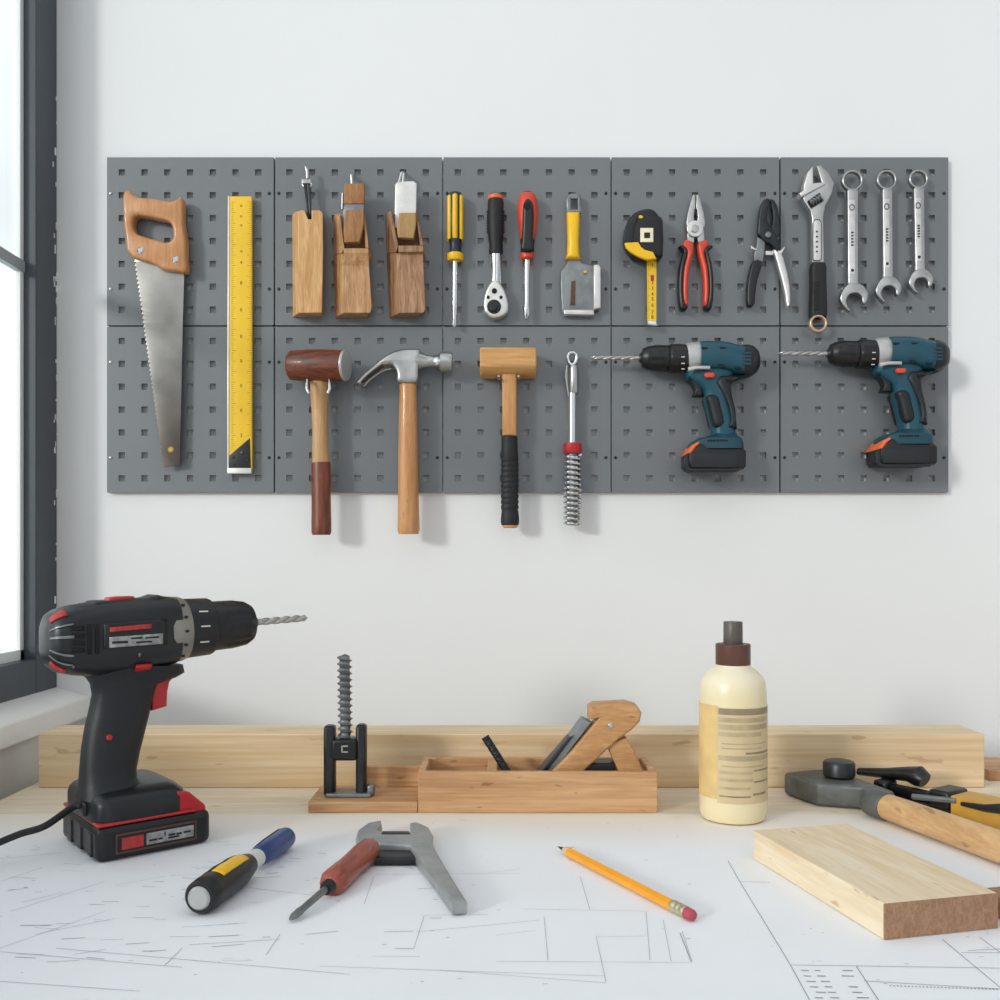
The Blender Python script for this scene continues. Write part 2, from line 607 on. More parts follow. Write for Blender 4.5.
# ------------------------------------------------------------------ drawing sheet
PZ = 0.0004
sheet = Thing('drawing_sheet', 'large white drafting sheet with fine ruled lines covering the front of the bench', 'paper', (0.0, 0.72, TT))
corners = [(-0.520, 0.557), (0.80, 0.500), (0.80, 0.950), (-0.524, 0.952)]
sheet.part('paper', MB().add([Vector((x, y, TT + z)) for z in (0, PZ) for x, y in corners],
           [(0, 1, 2, 3), (4, 5, 6, 7), (0, 1, 5, 4), (1, 2, 6, 5), (2, 3, 7, 6), (3, 0, 4, 7)]), M['paper'], smooth=0)
cA = crop(320, 780, 2.5)
cB = crop(680, 840, 3.125)
cC = crop(0, 780, 2.857)
lines = []
for a in [((0, 465), (715, 490)), ((300, 475), (715, 507)), ((690, 390), (715, 505)), ((560, 340), (570, 450)), ((440, 453), (930, 456)),
          ((858, 350), (878, 453)), ((905, 378), (930, 453)), ((815, 330), (825, 450)), ((650, 240), (675, 325)), ((510, 322), (820, 328)),
          ((240, 380), (550, 350)), ((440, 388), (540, 376)), ((420, 232), (500, 222)), ((140, 236), (500, 233)), ((130, 440), (250, 441)),
          ((260, 340), (235, 420)), ((135, 240), (110, 310)), ((690, 392), (815, 390)), ((250, 338), (420, 336))]:
    lines.append((cA(a), 0.0004, 'f'))
for a in [((150, 65), (190, 135)), ((190, 135), (345, 390)), ((345, 390), (405, 500)), ((345, 390), (1000, 400)), ((550, 392), (620, 500)), ((575, 440), (1000, 465)),
          ((820, 310), (1000, 460)), ((900, 345), (1000, 340)), ((880, 352), (1000, 352)), ((935, 303), (1000, 350)), ((0, 290), (35, 380)), ((190, 130), (280, 132))]:
    lines.append((cB(a), 0.0005, 'd'))
for a in [((0, 490), (520, 535)), ((160, 480), (1000, 555)), ((0, 575), (400, 603)), ((30, 375), (300, 290)), ((0, 480), (300, 375)), ((0, 225), (180, 207)),
          ((60, 350), (180, 320)), ((330, 300), (470, 275)), ((520, 420), (680, 410)), ((470, 530), (520, 480)), ((0, 290), (120, 250)), ((100, 440), (330, 395)), ((650, 300), (900, 330)), ((540, 470), (800, 455)), ((760, 500), (800, 440))]:
    lines.append((cC(a), 0.0005, 'f'))
mf, md = MB(), MB()
for pts, w, k in lines:
    a, b_ = G(*pts[0], PZ + 0.00025), G(*pts[1], PZ + 0.00025)
    (mf if k == 'f' else md).strip(a, b_, w)
for r in range(6):
    for c0, c1 in ((380, 410), (420, 445), (500, 535)):
        y = 407 + r * 17
        if random.random() < 0.85:
            o = random.uniform(-4, 8) + r * 9
            q = cB([(c0 + o, y), (c1 + o + random.uniform(-8, 4), y + 1)])
            md.strip(G(*q[0], PZ + 0.0003), G(*q[1], PZ + 0.0003), 0.0010)
for k in range(30):
    q = cB([(655 + k * 11.5, 455 + k * 0.4), (660 + k * 11.5, 455 + k * 0.4)])
    md.strip(G(*q[0], PZ + 0.0003), G(*q[1], PZ + 0.0003), 0.0012)
dk = MB()
for k in range(110):
    x, y = random.uniform(-0.45, 0.36), random.uniform(0.57, 0.94)
    L = random.choice([0.001, 0.001, 0.002, 0.003, 0.008])
    a = random.gauss(0, 0.12)
    p = Vector((x, y, TT + PZ + 0.0003))
    (dk if random.random() < 0.3 else mf).strip(p, p + Vector((L * math.cos(a), L * math.sin(a), 0)), random.uniform(0.0004, 0.0009))
for k in range(90):
    x, y = random.gauss(-0.26, 0.10), random.uniform(0.60, 0.86)
    if not -0.5 < x < 0.2:
        continue
    a = random.gauss(0.12, 0.18)
    L = random.uniform(0.003, 0.022)
    p = Vector((x, y, TT + PZ + 0.0003))
    (dk if random.random() < 0.12 else mf).strip(p, p + Vector((L * math.cos(a), L * math.sin(a), 0)), random.uniform(0.0003, 0.0009))
sheet.part('pencil_lines', mf, M['inkfaint'], smooth=0)
sheet.part('ink_lines', md, M['inkline'], smooth=0)
sheet.part('ink_specks', dk, M['inkline'], smooth=0)
PT = TT + PZ + 0.0003       # resting height of what lies on the sheet

# ------------------------------------------------------------------ perforated panels
COLX = [(107.0, 273.6, 121.8), (275.2, 441.9, 289.4), (443.5, 610.2, 457.9), (611.8, 779.2, 626.6), (780.8, 948.3, 795.3)]
ROWY = [(157.3, 325.2, 172.4), (326.8, 492.4, 341.0)]
PLAB = [['upper perforated grey steel panel at far left behind the saw handle', 'upper perforated grey steel panel behind the three wooden block planes',
         'upper perforated grey steel panel behind ratchet and two screwdrivers', 'upper perforated grey steel panel behind tape measure and red pliers',
         'upper perforated grey steel panel at far right behind the silver spanners'],
        ['lower perforated grey steel panel at far left behind the saw blade', 'lower perforated grey steel panel behind red-brown mallet and claw hammer',
         'lower perforated grey steel panel behind the pale wooden mallet and the spring tool', 'lower perforated grey steel panel behind the left teal drill',
         'lower perforated grey steel panel at far right behind the right teal drill']]
HS = 3.15
for r, (y0, y1, h0) in enumerate(ROWY):
    for c, (x0, x1, g0) in enumerate(COLX):
        xs, ys = [x0], [y0]
        for k in range(7):
            xs += [g0 + k * 22.75 - HS, g0 + k * 22.75 + HS]
            ys += [h0 + k * 22.87 - HS, h0 + k * 22.87 + HS]
        xs.append(x1)
        ys.append(y1)
        mb = MB()
        nx = len(xs)
        for dy in (0.0, 0.0018):
            vs = []
            for y in ys:
                for x in xs:
                    p = U(x, y, YP)
                    vs.append((p.x, YP + dy, p.z))
            fs = []
            for j in range(len(ys) - 1):
                for i in range(nx - 1):
                    if i % 2 == 1 and j % 2 == 1:
                        continue
                    fs.append((j * nx + i, j * nx + i + 1, (j + 1) * nx + i + 1, (j + 1) * nx + i))
            mb.add(vs, fs)
        N = nx * len(ys)
        for j in range(1, len(ys) - 1, 2):
            for i in range(1, nx - 1, 2):
                a, b_, c_, d = j * nx + i, j * nx + i + 1, (j + 1) * nx + i + 1, (j + 1) * nx + i
                for p, q in ((a, b_), (b_, c_), (c_, d), (d, a)):
                    mb.f.append((p, q, q + N, p + N))
        p0, p1 = U(x0, y1, YP), U(x1, y0, YP)
        e = 0.0018
        cxm, czm = (p0.x + p1.x) / 2, (p0.z + p1.z) / 2
        ya, yb = YP + 0.0001, YW - 0.0006
        # folded return edges
        for bx in ((p0.x + e / 2, czm, e, p1.z - p0.z), (p1.x - e / 2, czm, e, p1.z - p0.z), (cxm, p0.z + e / 2, p1.x - p0.x, e), (cxm, p1.z - e / 2, p1.x - p0.x, e)):
            mb.box((bx[0], (ya + yb) / 2, bx[1]), (bx[2], yb - ya, bx[3]))
        o = solo('pegboard_panel', PLAB[r][c], 'pegboard', mb, M['panel'], (cxm, YP, p0.z), group='perforated steel panels on the wall', smooth=20)
        inv = Matrix.Translation((-cxm, -YP, -p0.z))
        for sx in (x0 + 3.6, x1 - 4.4):
            for k in (0.92, 5.1):
                p = U(sx, h0 + k * 22.87, YP)
                make_obj('screw', MB().lathe(p + Vector((0, 0.001, 0)), p + Vector((0, -0.0012, 0)), [(0, 0.0021), (0.8, 0.0021), (1, 0.0014)], 12, ref=(0, 0, 1)),
                         M['steel'] if (c == 0 and sx < 120) else M['screw'], o, inv)

# ------------------------------------------------------------------ hand saw
k1 = crop(100, 150, 5.556)
k2 = crop(100, 320, 5.556)
t = Thing('hand_saw', 'hand saw with a brown wooden handle and toothed steel blade on the wall', 'saw', U(158, 275, YP))
ho = k1([(140, 262), (165, 232), (200, 262), (228, 275), (290, 279), (345, 288), (405, 297), (435, 286), (455, 272), (468, 285), (471, 330), (471, 420), (485, 500), (488, 600), (488, 683),
         (440, 681), (380, 676), (350, 668), (310, 641), (250, 624), (200, 608), (175, 585), (160, 560), (155, 500), (145, 430), (141, 350)])
hh = k1([(195, 400), (202, 382), (225, 373), (260, 378), (330, 392), (380, 402), (405, 420), (415, 450), (418, 490), (405, 515), (375, 523), (330, 512), (260, 492), (215, 475), (200, 450), (193, 425)])
t.plate('handle', ho, M['sawwood'], 0.019, YP - 0.003, 0.004, [hh], 3)
L0, L1 = (136.0, 258.0), (164.6, 467.6)
bl = []
NT = 48
for i in range(NT + 1):
    f = i / NT
    bl.append((L0[0] + (L1[0] - L0[0]) * f, L0[1] + (L1[1] - L0[1]) * f))
    if i < NT:
        f2 = (i + 0.85) / NT
        bl.append((L0[0] + (L1[0] - L0[0]) * f2 - 2.4 + 0.9 * f, L0[1] + (L1[1] - L0[1]) * f2))
bl += [(168, 466.8), (180, 465.2), (183.0, 320), (184.8, 262)]
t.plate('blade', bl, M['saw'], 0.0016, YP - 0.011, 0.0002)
for n, px, py, m_ in (('rivet', 140, 250, 'chrome'), ('rivet', 175.2, 259, 'chrome'), ('rivet', 170.2, 449.6, 'brass')):
    yy = YP - (0.0235 if py < 300 else 0.0138)
    p = U(px, py, yy)
    t.part('rivet', MB().lathe(p + Vector((0, 0.004, 0)), p, [(0, 0.0045), (0.7, 0.0045), (1, 0.003)], 18, ref=(0, 0, 1)), M[m_], label='brass rivet near the blade tip' if m_ == 'brass' else None)

# ------------------------------------------------------------------ yellow ruler
t = Thing('ruler', 'long yellow ruler with fine graduations and a black metal foot', 'ruler', U(241, 335, YP))
t.plate('rule_blade', [(229.3, 197.2), (252.3, 197.2), (252.6, 469), (228.8, 469)], M['ruler'], 0.007, YP - 0.004, 0.0008)
t.plate('edge_strip', [(228.6, 197.0), (230.2, 197.0), (229.6, 473), (227.9, 473)], M['bright'], 0.0078, YP - 0.004, 0.0004)
t.plate('foot', [(230, 456), (250.6, 438.5), (251.5, 470), (229.6, 470)], M['black'], 0.009, YP - 0.003, 0.0006, label='black metal foot')
t.plate('foot_cap', [(228.2, 468.2), (252.4, 468.2), (252.4, 474), (228.2, 474)], M['bright'], 0.0105, YP - 0.002, 0.001)
yr = YP - 0.0112
mb = MB()
for k in range(118):
    y = 202 + k * 2.12
    L = 4.6 if k % 5 == 0 else 2.6
    if y < 452:
        mb.strip(U(231, y, yr), U(231 + L, y, yr), 0.00035, (0, 1, 0))
    if y < 436:
        mb.strip(U(251.8 - L, y, yr), U(251.8, y, yr), 0.00035, (0, 1, 0))
for body, y in (('o', 205.5), ('o', 216), ('o', 225), ('o', 251), ('4', 262.5), ('8', 283), ('0', 310), ('0', 336.4), ('0', 361), ('0', 386), ('0', 410.5), ('2', 435.5)):
    p = U(241.2, y, yr)
    mb2 = text_mesh(body, 0.0062, Matrix.Translation(p) @ RX)
    mb.add(mb2.v, mb2.f)
t.part('graduations', mb, M['ink'], smooth=0)
mb = MB()
for x, y, r in ((233.5, 457.5, 1.8), (242.5, 452.8, 2.8), (248, 446.5, 1.6), (240, 462, 2.2), (247, 460, 2.0), (234.5, 464.5, 1.6)):
    p = U(x, y, YP - 0.012)
    mb.lathe(p + Vector((0, 0.003, 0)), p + Vector((0, -0.0006, 0)), [(0, r * W), (0.7, r * W), (1, r * W * 0.6)], 14, ref=(0, 0, 1))
t.part('screw_heads', mb, M['darksteel'])

# ------------------------------------------------------------------ three wooden planes
SHR = lambda pts: [(640 + (p[0] - 640) * 0.93, 645 + (p[1] - 645) * 0.92) for p in pts]
k3 = crop(275, 150, 5.553, 5.556)


def l2(front, back, df, db=0.0):
    fr = [U(p[0], p[1], YP - df) for p in k3(front)]
    bk = [U(p[0], p[1], YP - db) for p in k3(back)]
    return MB().loft2(fr, bk)


def hook_at(mb, pts, r=0.0016, d=0.012):
    mb.rod([(U(p[0], p[1], YP - (p[2] if len(p) > 2 else d)), r, r) for p in pts], 10)


t = Thing('wood_plane', 'pale slim wooden plane block with a notched top, hung by a clip', 'plane', U(307, 260, YP))
t.part('body', l2([(127, 352), (140, 336), (164, 335), (184, 386), (204, 386), (202, 335), (250, 335), (266, 352), (268, 560), (262, 905), (130, 905)],
                  [(95, 362), (112, 342), (164, 335), (184, 386), (204, 386), (202, 335), (250, 335), (266, 352), (268, 560), (262, 925), (98, 930)], 0.03), M['plane1'], bevel=0.0012)
mb = MB()
hook_at(mb, k3([(172, 96), (180, 120), (181, 160)]), 0.0024, 0.016)
hook_at(mb, k3([(160, 172), (152, 190), (160, 205)]), 0.0014, 0.018)
hook_at(mb, k3([(195, 172), (205, 195), (196, 205)]), 0.0014, 0.018)
mb.add(*(lambda q: (q.v, q.f))(plate_mb(k3([(150, 165), (200, 165), (205, 190), (150, 190)]), 0.006, YP - 0.014, 0.001)))
t.part('clip', mb, M['steel'])
mb = plate_mb(k3([(160, 195), (178, 195), (190, 380), (182, 380)]), 0.004, YP - 0.014, 0.0008)
m2 = plate_mb(k3([(184, 195), (200, 195), (202, 380), (194, 380)]), 0.004, YP - 0.014, 0.0008)
mb.add(m2.v, m2.f)
t.part('prong', mb, M['darksteel'])


t = Thing('wood_plane', 'middle wooden plane on the wall with a brown wedge in its mouth', 'plane', U(353, 260, YP))
mb = l2([(374, 640), (522, 640), (538, 870), (531, 905), (378, 905)], [(324, 640), (522, 640), (541, 885), (505, 935), (333, 935)], 0.033)
m2 = l2([(374, 575), (520, 575), (522, 640), (374, 640)], [(324, 575), (520, 575), (522, 640), (324, 640)], 0.033)
a = [U(p[0], p[1], YP - 0.040) for p in k3([(380, 545), (519, 545), (520, 577), (372, 577)])] + [U(p[0], p[1], YP - 0.033) for p in k3([(522, 642), (372, 642)])]
mb.add(m2.v, m2.f)
mb.box(tuple((a[0] + a[2]) / 2 + Vector((0, 0.014, 0))), (abs(a[1].x - a[0].x), 0.028, abs(a[0].z - a[2].z)))
mb.add([a[3], a[2], a[4], a[5], a[3] + Vector((0, 0.008, 0)), a[2] + Vector((0, 0.008, 0))], [(0, 1, 2, 3), (0, 3, 4), (1, 5, 2)])
for fr, bk, d in (([(344, 372), (362, 352), (386, 545), (372, 577)], [(325, 372), (345, 352), (386, 545), (326, 577)], 0.038),
                  ([(494, 405), (506, 412), (521, 545), (503, 545)], [(494, 405), (506, 412), (521, 545), (503, 545)], 0.038)):
    q = l2(fr, bk, d)
    mb.add(q.v, q.f)
q = l2([(330, 358), (500, 358), (520, 580), (330, 580)], [(330, 358), (500, 358), (520, 580), (330, 580)], 0.008)
mb.add(q.v, q.f)
t.part('body', mb, M['plane2'], bevel=0.0008, smooth=30)
t.plate('iron_backing', k3([(389, 202), (398, 193), (498, 197), (497, 308), (384, 308)]), M['wedge'], 0.012, YP - 0.022, 0.001)
t.plate('iron', k3([(378, 345), (388, 304), (495, 304), (498, 350), (490, 440), (380, 440)]), M['gunmetal'], 0.004, YP - 0.030, 0.0006, label='blue-grey iron blade')
t.plate('wedge', k3([(398, 340), (494, 336), (497, 410), (472, 516), (388, 520), (382, 450)]), M['wedge'], 0.010, YP - 0.034, 0.0012)
mb = MB()
hook_at(mb, k3([(425, 142), (430, 200)]), 0.0026, 0.018)
hook_at(mb, k3([(376, 240), (374, 330)]), 0.0018, 0.020)
hook_at(mb, [k3([(425, 142)])[0] + (0.018,), k3([(425, 142)])[0] + (0.0,)], 0.0026)
t.part('clip', mb, M['steel'])

t = Thing('wood_plane', 'dark worn wooden plane on the wall with a bare silver blade', 'plane', U(406, 260, YP))
mb = l2([(676, 570), (822, 570), (824, 640), (836, 880), (826, 905), (690, 905)], [(618, 570), (822, 570), (824, 640), (838, 900), (780, 933), (634, 933)], 0.033)
a = [U(p[0], p[1], YP - 0.039) for p in k3([(684, 530), (824, 530), (826, 566), (674, 566)])]
mb.box(tuple((a[0] + a[2]) / 2 + Vector((0, 0.014, 0))), (abs(a[1].x - a[0].x), 0.028, abs(a[0].z - a[2].z)))
for fr, bk, d in (([(634, 352), (648, 340), (686, 530), (672, 572)], [(612, 356), (632, 336), (686, 530), (618, 572)], 0.037),
                  ([(788, 395), (798, 400), (826, 530), (806, 530)], [(788, 395), (798, 400), (826, 530), (806, 530)], 0.037)):
    q = l2(fr, bk, d)
    mb.add(q.v, q.f)
q = l2([(620, 350), (790, 350), (824, 575), (622, 575)], [(620, 350), (790, 350), (824, 575), (622, 575)], 0.008)
mb.add(q.v, q.f)
t.part('body', mb, M['plane3'], bevel=0.0008, smooth=30)
t.plate('iron', k3([(668, 200), (680, 180), (770, 176), (788, 190), (784, 380), (780, 440), (664, 440)]), M['bright'], 0.005, YP - 0.024, 0.001, label='bare silver blade')
t.plate('wedge', k3([(692, 356), (784, 354), (785, 420), (770, 497), (684, 492), (678, 430)]), M['wedge2'], 0.010, YP - 0.030, 0.0012)
mb = MB()
hook_at(mb, k3([(688, 182), (704, 126), (716, 130), (712, 182)]), 0.0020, 0.018)
hook_at(mb, k3([(676, 215), (668, 195), (690, 176)]), 0.0015, 0.021)
hook_at(mb, [k3([(708, 126)])[0] + (0.018,), k3([(708, 126)])[0] + (0.0,)], 0.0020)
t.part('clip', mb, M['steel'])

# ------------------------------------------------------------------ screwdrivers, ratchet and scraper
k5 = crop(435, 170, 5.556)


def rodpx(pts, d, conv=None, seg=22, ez=1.0):
    """pts: (px, py, r) in photo units"""
    Y = YP - d
    return MB().rod([(U(p[0], p[1], Y), p[2] * Y / F, p[2] * Y / F * ez) for p in pts], seg)


def k5r(pts):
    return [k5([(p[0], p[1])])[0] + (p[2] / 5.556,) for p in pts]


t = Thing('screwdriver', 'yellow-handled screwdriver with black stripes hanging on the panel', 'screwdriver', U(455, 193, YP))
t.part('handle', rodpx(k5r([(113, 124, 18), (113, 130, 32), (113, 142, 40), (113, 385, 40), (113, 395, 34), (113, 420, 31), (113, 450, 33), (113, 468, 38)]), 0.012), M['navy'])
mb = MB()
Y = YP - 0.012
for k in range(6):
    a = k * PI / 3 + PI / 6 + 0.0
    c0, c1 = U(455.3, 195.4, Y), U(455.3, 240, Y)
    off = Vector((math.cos(a), math.sin(a), 0)) * 0.0082
    mb.rod([(c0 + off * 0.9, 0.0014, 0.0014), (c0 + off + Vector((0, 0, -0.003)), 0.0036, 0.0036), (c1 + off + Vector((0, 0, 0.001)), 0.0036, 0.0036), (c1 + off * 0.96, 0.0028, 0.0028)], 12)
t.part('handle_ribs', mb, M['yellow'], label='yellow grip ribs')
t.part('collar', rodpx(k5r([(113, 462, 36), (113, 468, 45), (113, 496, 45), (113, 505, 40)]), 0.012), M['yellow'])
t.part('shaft', rodpx(k5r([(111, 500, 17), (109, 800, 16), (108, 820, 13), (108, 860, 15), (108, 872, 8)]), 0.012), M['chrome'])

t = Thing('ratchet', 'ratchet wrench with a black grip and round chrome head', 'ratchet', U(495.7, 193, YP))
t.part('end_cap', rodpx(k5r([(337, 124, 14), (337, 130, 26), (337, 150, 36)]), 0.012), M['gunmetal'])
t.part('ring', rodpx(k5r([(337, 146, 40), (337, 150, 44), (337, 164, 44), (337, 168, 40)]), 0.012), M['orange'], label='orange ring')
t.part('grip', rodpx(k5r([(337, 164, 40), (337, 175, 44), (337, 300, 45), (338, 380, 42), (339, 410, 36), (339, 455, 39), (339, 468, 36)]), 0.012), M['rubber'])
mb = MB()
for k in range(8):
    for s in (-1, 1):
        p = U(*k5([(337 + s * 44, 232 + k * 16)])[0], YP - 0.013)
        mb.lathe(p + Vector((-0.0016, 0, 0)), p + Vector((0.0016, 0, 0)), [(0, 0.0007), (0.3, 0.0016), (0.7, 0.0016), (1, 0.0007)], 8)
t.part('grip_studs', mb, M['black'])
t.part('shaft', rodpx(k5r([(340, 465, 32), (341, 560, 28), (341, 600, 31), (338, 640, 34)]), 0.012, ez=0.8), M['chrome'])
t.plate('head', k5([(322, 622), (345, 622), (378, 660), (400, 715), (408, 760), (403, 795), (380, 815), (350, 827), (318, 829), (292, 810), (275, 790), (270, 745), (280, 690), (298, 650)]), M['bright'], 0.016, YP - 0.003, 0.003, sm=3)
mb = MB()
for x, y, r in ((330, 672, 15), (295, 707, 9), (367, 707, 9)):
    m2 = plate_mb(k5(circ(x, y, r, 20)), 0.002, YP - 0.0182, 0.0003)
    mb.add(m2.v, m2.f)
t.part('stud_holes', mb, M['hole'])
t.plate('drive_gear', k5(circ(328, 760, 39, 32)), M['black'], 0.004, YP - 0.017, 0.0006)
t.plate('drive_knob', k5(circ(325, 766, 20, 24)), M['darksteel'], 0.005, YP - 0.0195, 0.001)

t = Thing('screwdriver', 'red and black-handled screwdriver hanging on the panel', 'screwdriver', U(527.7, 193, YP))
t.part('handle', rodpx(k5r([(514, 129, 18), (514, 134, 36), (514, 148, 46), (514, 175, 54), (515, 225, 58), (515, 280, 55), (515, 340, 46), (514, 400, 37), (513, 430, 33), (513, 455, 37), (513, 468, 40), (512, 492, 38), (512, 500, 28)]), 0.0135), M['orangered'])
t.part('grip_panel', (lambda q: q)(plate_mb(k5([(505, 172), (527, 172), (545, 205), (548, 290), (544, 390), (546, 455), (480, 455), (482, 390), (486, 290), (488, 205)]), 0.017, YP - 0.0115, 0.004, sm=3)), M['black'], label='black grip panel')
t.part('neck_band', rodpx(k5r([(514, 384, 36), (514, 392, 41), (513, 430, 36), (513, 455, 40), (513, 459, 36)]), 0.0135), M['charcoal'])
t.plate('hanging_hole', k5(circ(511, 200, 20, 20)), M['hole'], 0.002, YP - 0.0275, 0.0003)
t.part('cap', rodpx(k5r([(514, 122, 16), (514, 126, 26), (514, 138, 28)]), 0.0135), M['charcoal'])
t.part('shaft', rodpx(k5r([(512, 496, 17), (511, 740, 16), (510, 760, 18), (510, 800, 19), (509, 818, 12), (508, 826, 8)]), 0.0135, ez=0.9), M['chrome'])
t.plate('tip_slot', k5([(505, 770), (517, 770), (512, 812), (508, 812)]), M['hole'], 0.001, YP - 0.0164, 0.0002)

t = Thing('paint_scraper', 'yellow-handled scraper with a dark square steel head', 'scraper', U(573, 195, YP))
t.plate('eyelet', k5([(730, 242), (728, 170), (738, 142), (760, 132), (795, 134), (812, 155), (812, 242)]), M['gunmetal'], 0.007, YP - 0.006, 0.002, [k5([(755, 222), (755, 165), (792, 165), (792, 222)])])
t.plate('handle', k5([(731, 240), (803, 240), (801, 330), (799, 400), (801, 475), (808, 499), (724, 499), (733, 470), (736, 400)]), M['yellow'], 0.018, YP - 0.002, 0.006)
t.plate('blade_body', k5([(740, 496), (800, 496), (815, 520), (850, 530), (885, 532), (885, 808), (718, 806), (704, 785), (698, 640), (699, 565), (722, 540)]), M['gunmetal'], 0.006, YP - 0.006, 0.0015)
t.plate('side_strip', k5([(880, 532), (908, 530), (922, 545), (920, 772), (880, 780)]), M['bright'], 0.011, YP - 0.003, 0.002)
t.plate('bottom_strip', k5([(716, 780), (882, 780), (884, 812), (712, 808)]), M['bright'], 0.011, YP - 0.003, 0.002)
t.plate('slot', k5([(756, 620), (780, 614), (778, 750), (752, 750)]), M['rust'], 0.0016, YP - 0.0115, 0.0002)
t.plate('bolt', k5(circ(836, 567, 11, 16)), M['brass'], 0.003, YP - 0.0115, 0.0008)

# ------------------------------------------------------------------ tape measure
k7 = crop(610, 180, 5.556)
t = Thing('tape_measure', 'black and yellow tape measure with its yellow tape pulled out downward', 'tape measure', U(643, 230, YP))
t.plate('case', k7([(76, 320), (85, 262), (110, 218), (150, 190), (205, 178), (240, 190), (265, 222), (284, 245), (285, 436), (235, 441), (142, 440), (116, 420), (82, 370)]), M['black'], 0.032, YP - 0.001, 0.005, sm=2)
t.plate('rim', k7([(76, 348), (80, 290), (95, 248), (125, 215), (158, 200), (140, 240), (128, 290), (124, 348)]), M['charcoal'], 0.004, YP - 0.031, 0.001, sm=2)
t.plate('yellow_band', k7([(80, 352), (155, 348), (172, 375), (192, 391), (237, 402), (257, 440), (200, 446), (150, 425), (110, 400), (88, 378)]), M['yellow'], 0.006, YP - 0.030, 0.0012, label='yellow lower band')
t.plate('belt_clip', k7([(135, 200), (165, 182), (205, 165), (232, 170), (250, 200), (268, 240), (255, 238), (235, 205), (215, 186), (180, 192), (150, 206)]), M['black'], 0.006, YP - 0.012, 0.001)
t.plate('lock_button', k7(circ(170, 207, 14, 16, 9)), M['yellow'], 0.004, YP - 0.030, 0.001)
t.plate('badge', k7([(168, 268), (240, 268), (240, 346), (168, 346)]), M['cream'], 0.003, YP - 0.032, 0.0006)
t.plate('badge_mark', k7([(190, 292), (222, 292), (222, 322), (190, 322)]), M['ink'], 0.001, YP - 0.0348, 0.0002)
tp = t.plate('tape', k7([(205, 438), (258, 438), (258, 798), (207, 798)]), M['ruler'], 0.0016, YP - 0.014, 0.0004)
mb = MB()
yr = YP - 0.0160
for k in range(44):
    y = 452 + k * 7.6
    mb.strip(U(*k7([(209, y)])[0], yr), U(*k7([(209 + (12 if k % 5 == 0 else 6), y)])[0], yr), 0.0003, (0, 1, 0))
for body, y in (('1', 472), ('2', 570), ('3', 602), ('4', 634), ('5', 662), ('6', 695), ('7', 735), ('8', 762)):
    q = text_mesh(body, 0.0065, Matrix.Translation(U(*k7([(236, y)])[0], yr)) @ RX)
    mb.add(q.v, q.f)
t.part('tape_markings', mb, M['ink'], tp, smooth=0)
mb = plate_mb(k7([(226, 528), (244, 528), (244, 560), (226, 560)]), 0.0003, YP - 0.0158, 0.00005)
t.part('red_mark', mb, M['red'], tp)
t.plate('end_hook', k7([(207, 785), (256, 785), (258, 806), (275, 808), (240, 812), (207, 806)]), M['chrome'], 0.006, YP - 0.012, 0.0006)

# ------------------------------------------------------------------ combination pliers
t = Thing('combination_pliers', 'combination pliers with red and black handles, jaws pointing up', 'pliers', U(695, 230, YP))
cxp = 473


def mir(pts):
    return [(2 * cxp - p[0], p[1]) for p in pts]


jaw = [(471, 90), (456, 90), (440, 145), (428, 195), (421, 245), (424, 268), (432, 275), (426, 292), (425, 345), (462, 356), (466, 318), (466, 240), (462, 215), (465, 175), (471, 165)]
t.plate('jaw', k7(jaw), M['steel'], 0.011, YP - 0.006, 0.001)
t.plate('jaw', k7([(946 - p[0], p[1]) for p in jaw]), M['steel'], 0.011, YP - 0.006, 0.001)
t.plate('pivot', k7(circ(472, 272, 46, 32)), M['bright'], 0.004, YP - 0.0165, 0.001)
t.plate('pivot_rivet', k7(circ(472, 270, 22, 24)), M['steel'], 0.002, YP - 0.0205, 0.0006)
inner = [(408, 345), (425, 336), (460, 352), (460, 400), (446, 460), (432, 530), (428, 620), (430, 690), (415, 705), (400, 660), (400, 560), (408, 480), (425, 410), (400, 372)]
outer = [(379, 378), (390, 369), (415, 378), (428, 400), (416, 460), (405, 530), (402, 620), (412, 690), (429, 706), (420, 725), (400, 729), (385, 715), (376, 650), (375, 560), (385, 470), (402, 412), (396, 392)]
for f in (0, 1):
    g = (lambda pts: mir(pts)) if f else (lambda pts: pts)
    h = t.plate('handle', k7(g(inner)), M['orangered'], 0.014, YP - 0.004, 0.004, sm=2)
    t.plate('handle_sleeve', k7(g(outer)), M['black'], 0.016, YP - 0.003, 0.004, sm=2, parent=h, label='black outer sleeve')

# ------------------------------------------------------------------ snips
t = Thing('tin_snips', 'dark metal snips with one black-gripped and one bare silver handle', 'snips', U(768, 240, YP))
t.plate('jaw', k7([(818, 300), (823, 210), (838, 135), (862, 108), (885, 116), (878, 150), (870, 190), (872, 235), (885, 258), (905, 290), (930, 330), (946, 362), (925, 402), (893, 366), (858, 348), (830, 318)]), M['darksteel'], 0.010, YP - 0.008, 0.002, sm=2)
t.plate('jaw', k7([(885, 112), (910, 120), (930, 165), (941, 250), (935, 320), (905, 330), (870, 300), (893, 258), (902, 225), (900, 180), (890, 150)]), M['darksteel'], 0.009, YP - 0.004, 0.002, sm=2)
t.plate('pivot_bolt', k7(circ(878, 306, 17, 20)), M['gunmetal'], 0.005, YP - 0.0175, 0.001)
h = t.plate('handle', k7([(815, 320), (862, 345), (855, 400), (846, 462), (795, 458), (800, 405), (812, 372)]), M['gunmetal'], 0.008, YP - 0.007, 0.0015)
t.plate('handle_grip', k7([(793, 452), (840, 456), (832, 505), (815, 560), (804, 640), (800, 692), (778, 710), (760, 698), (756, 640), (762, 560), (775, 500)]), M['black'], 0.012, YP - 0.005, 0.003, sm=2, parent=h, label='black rubber grip')
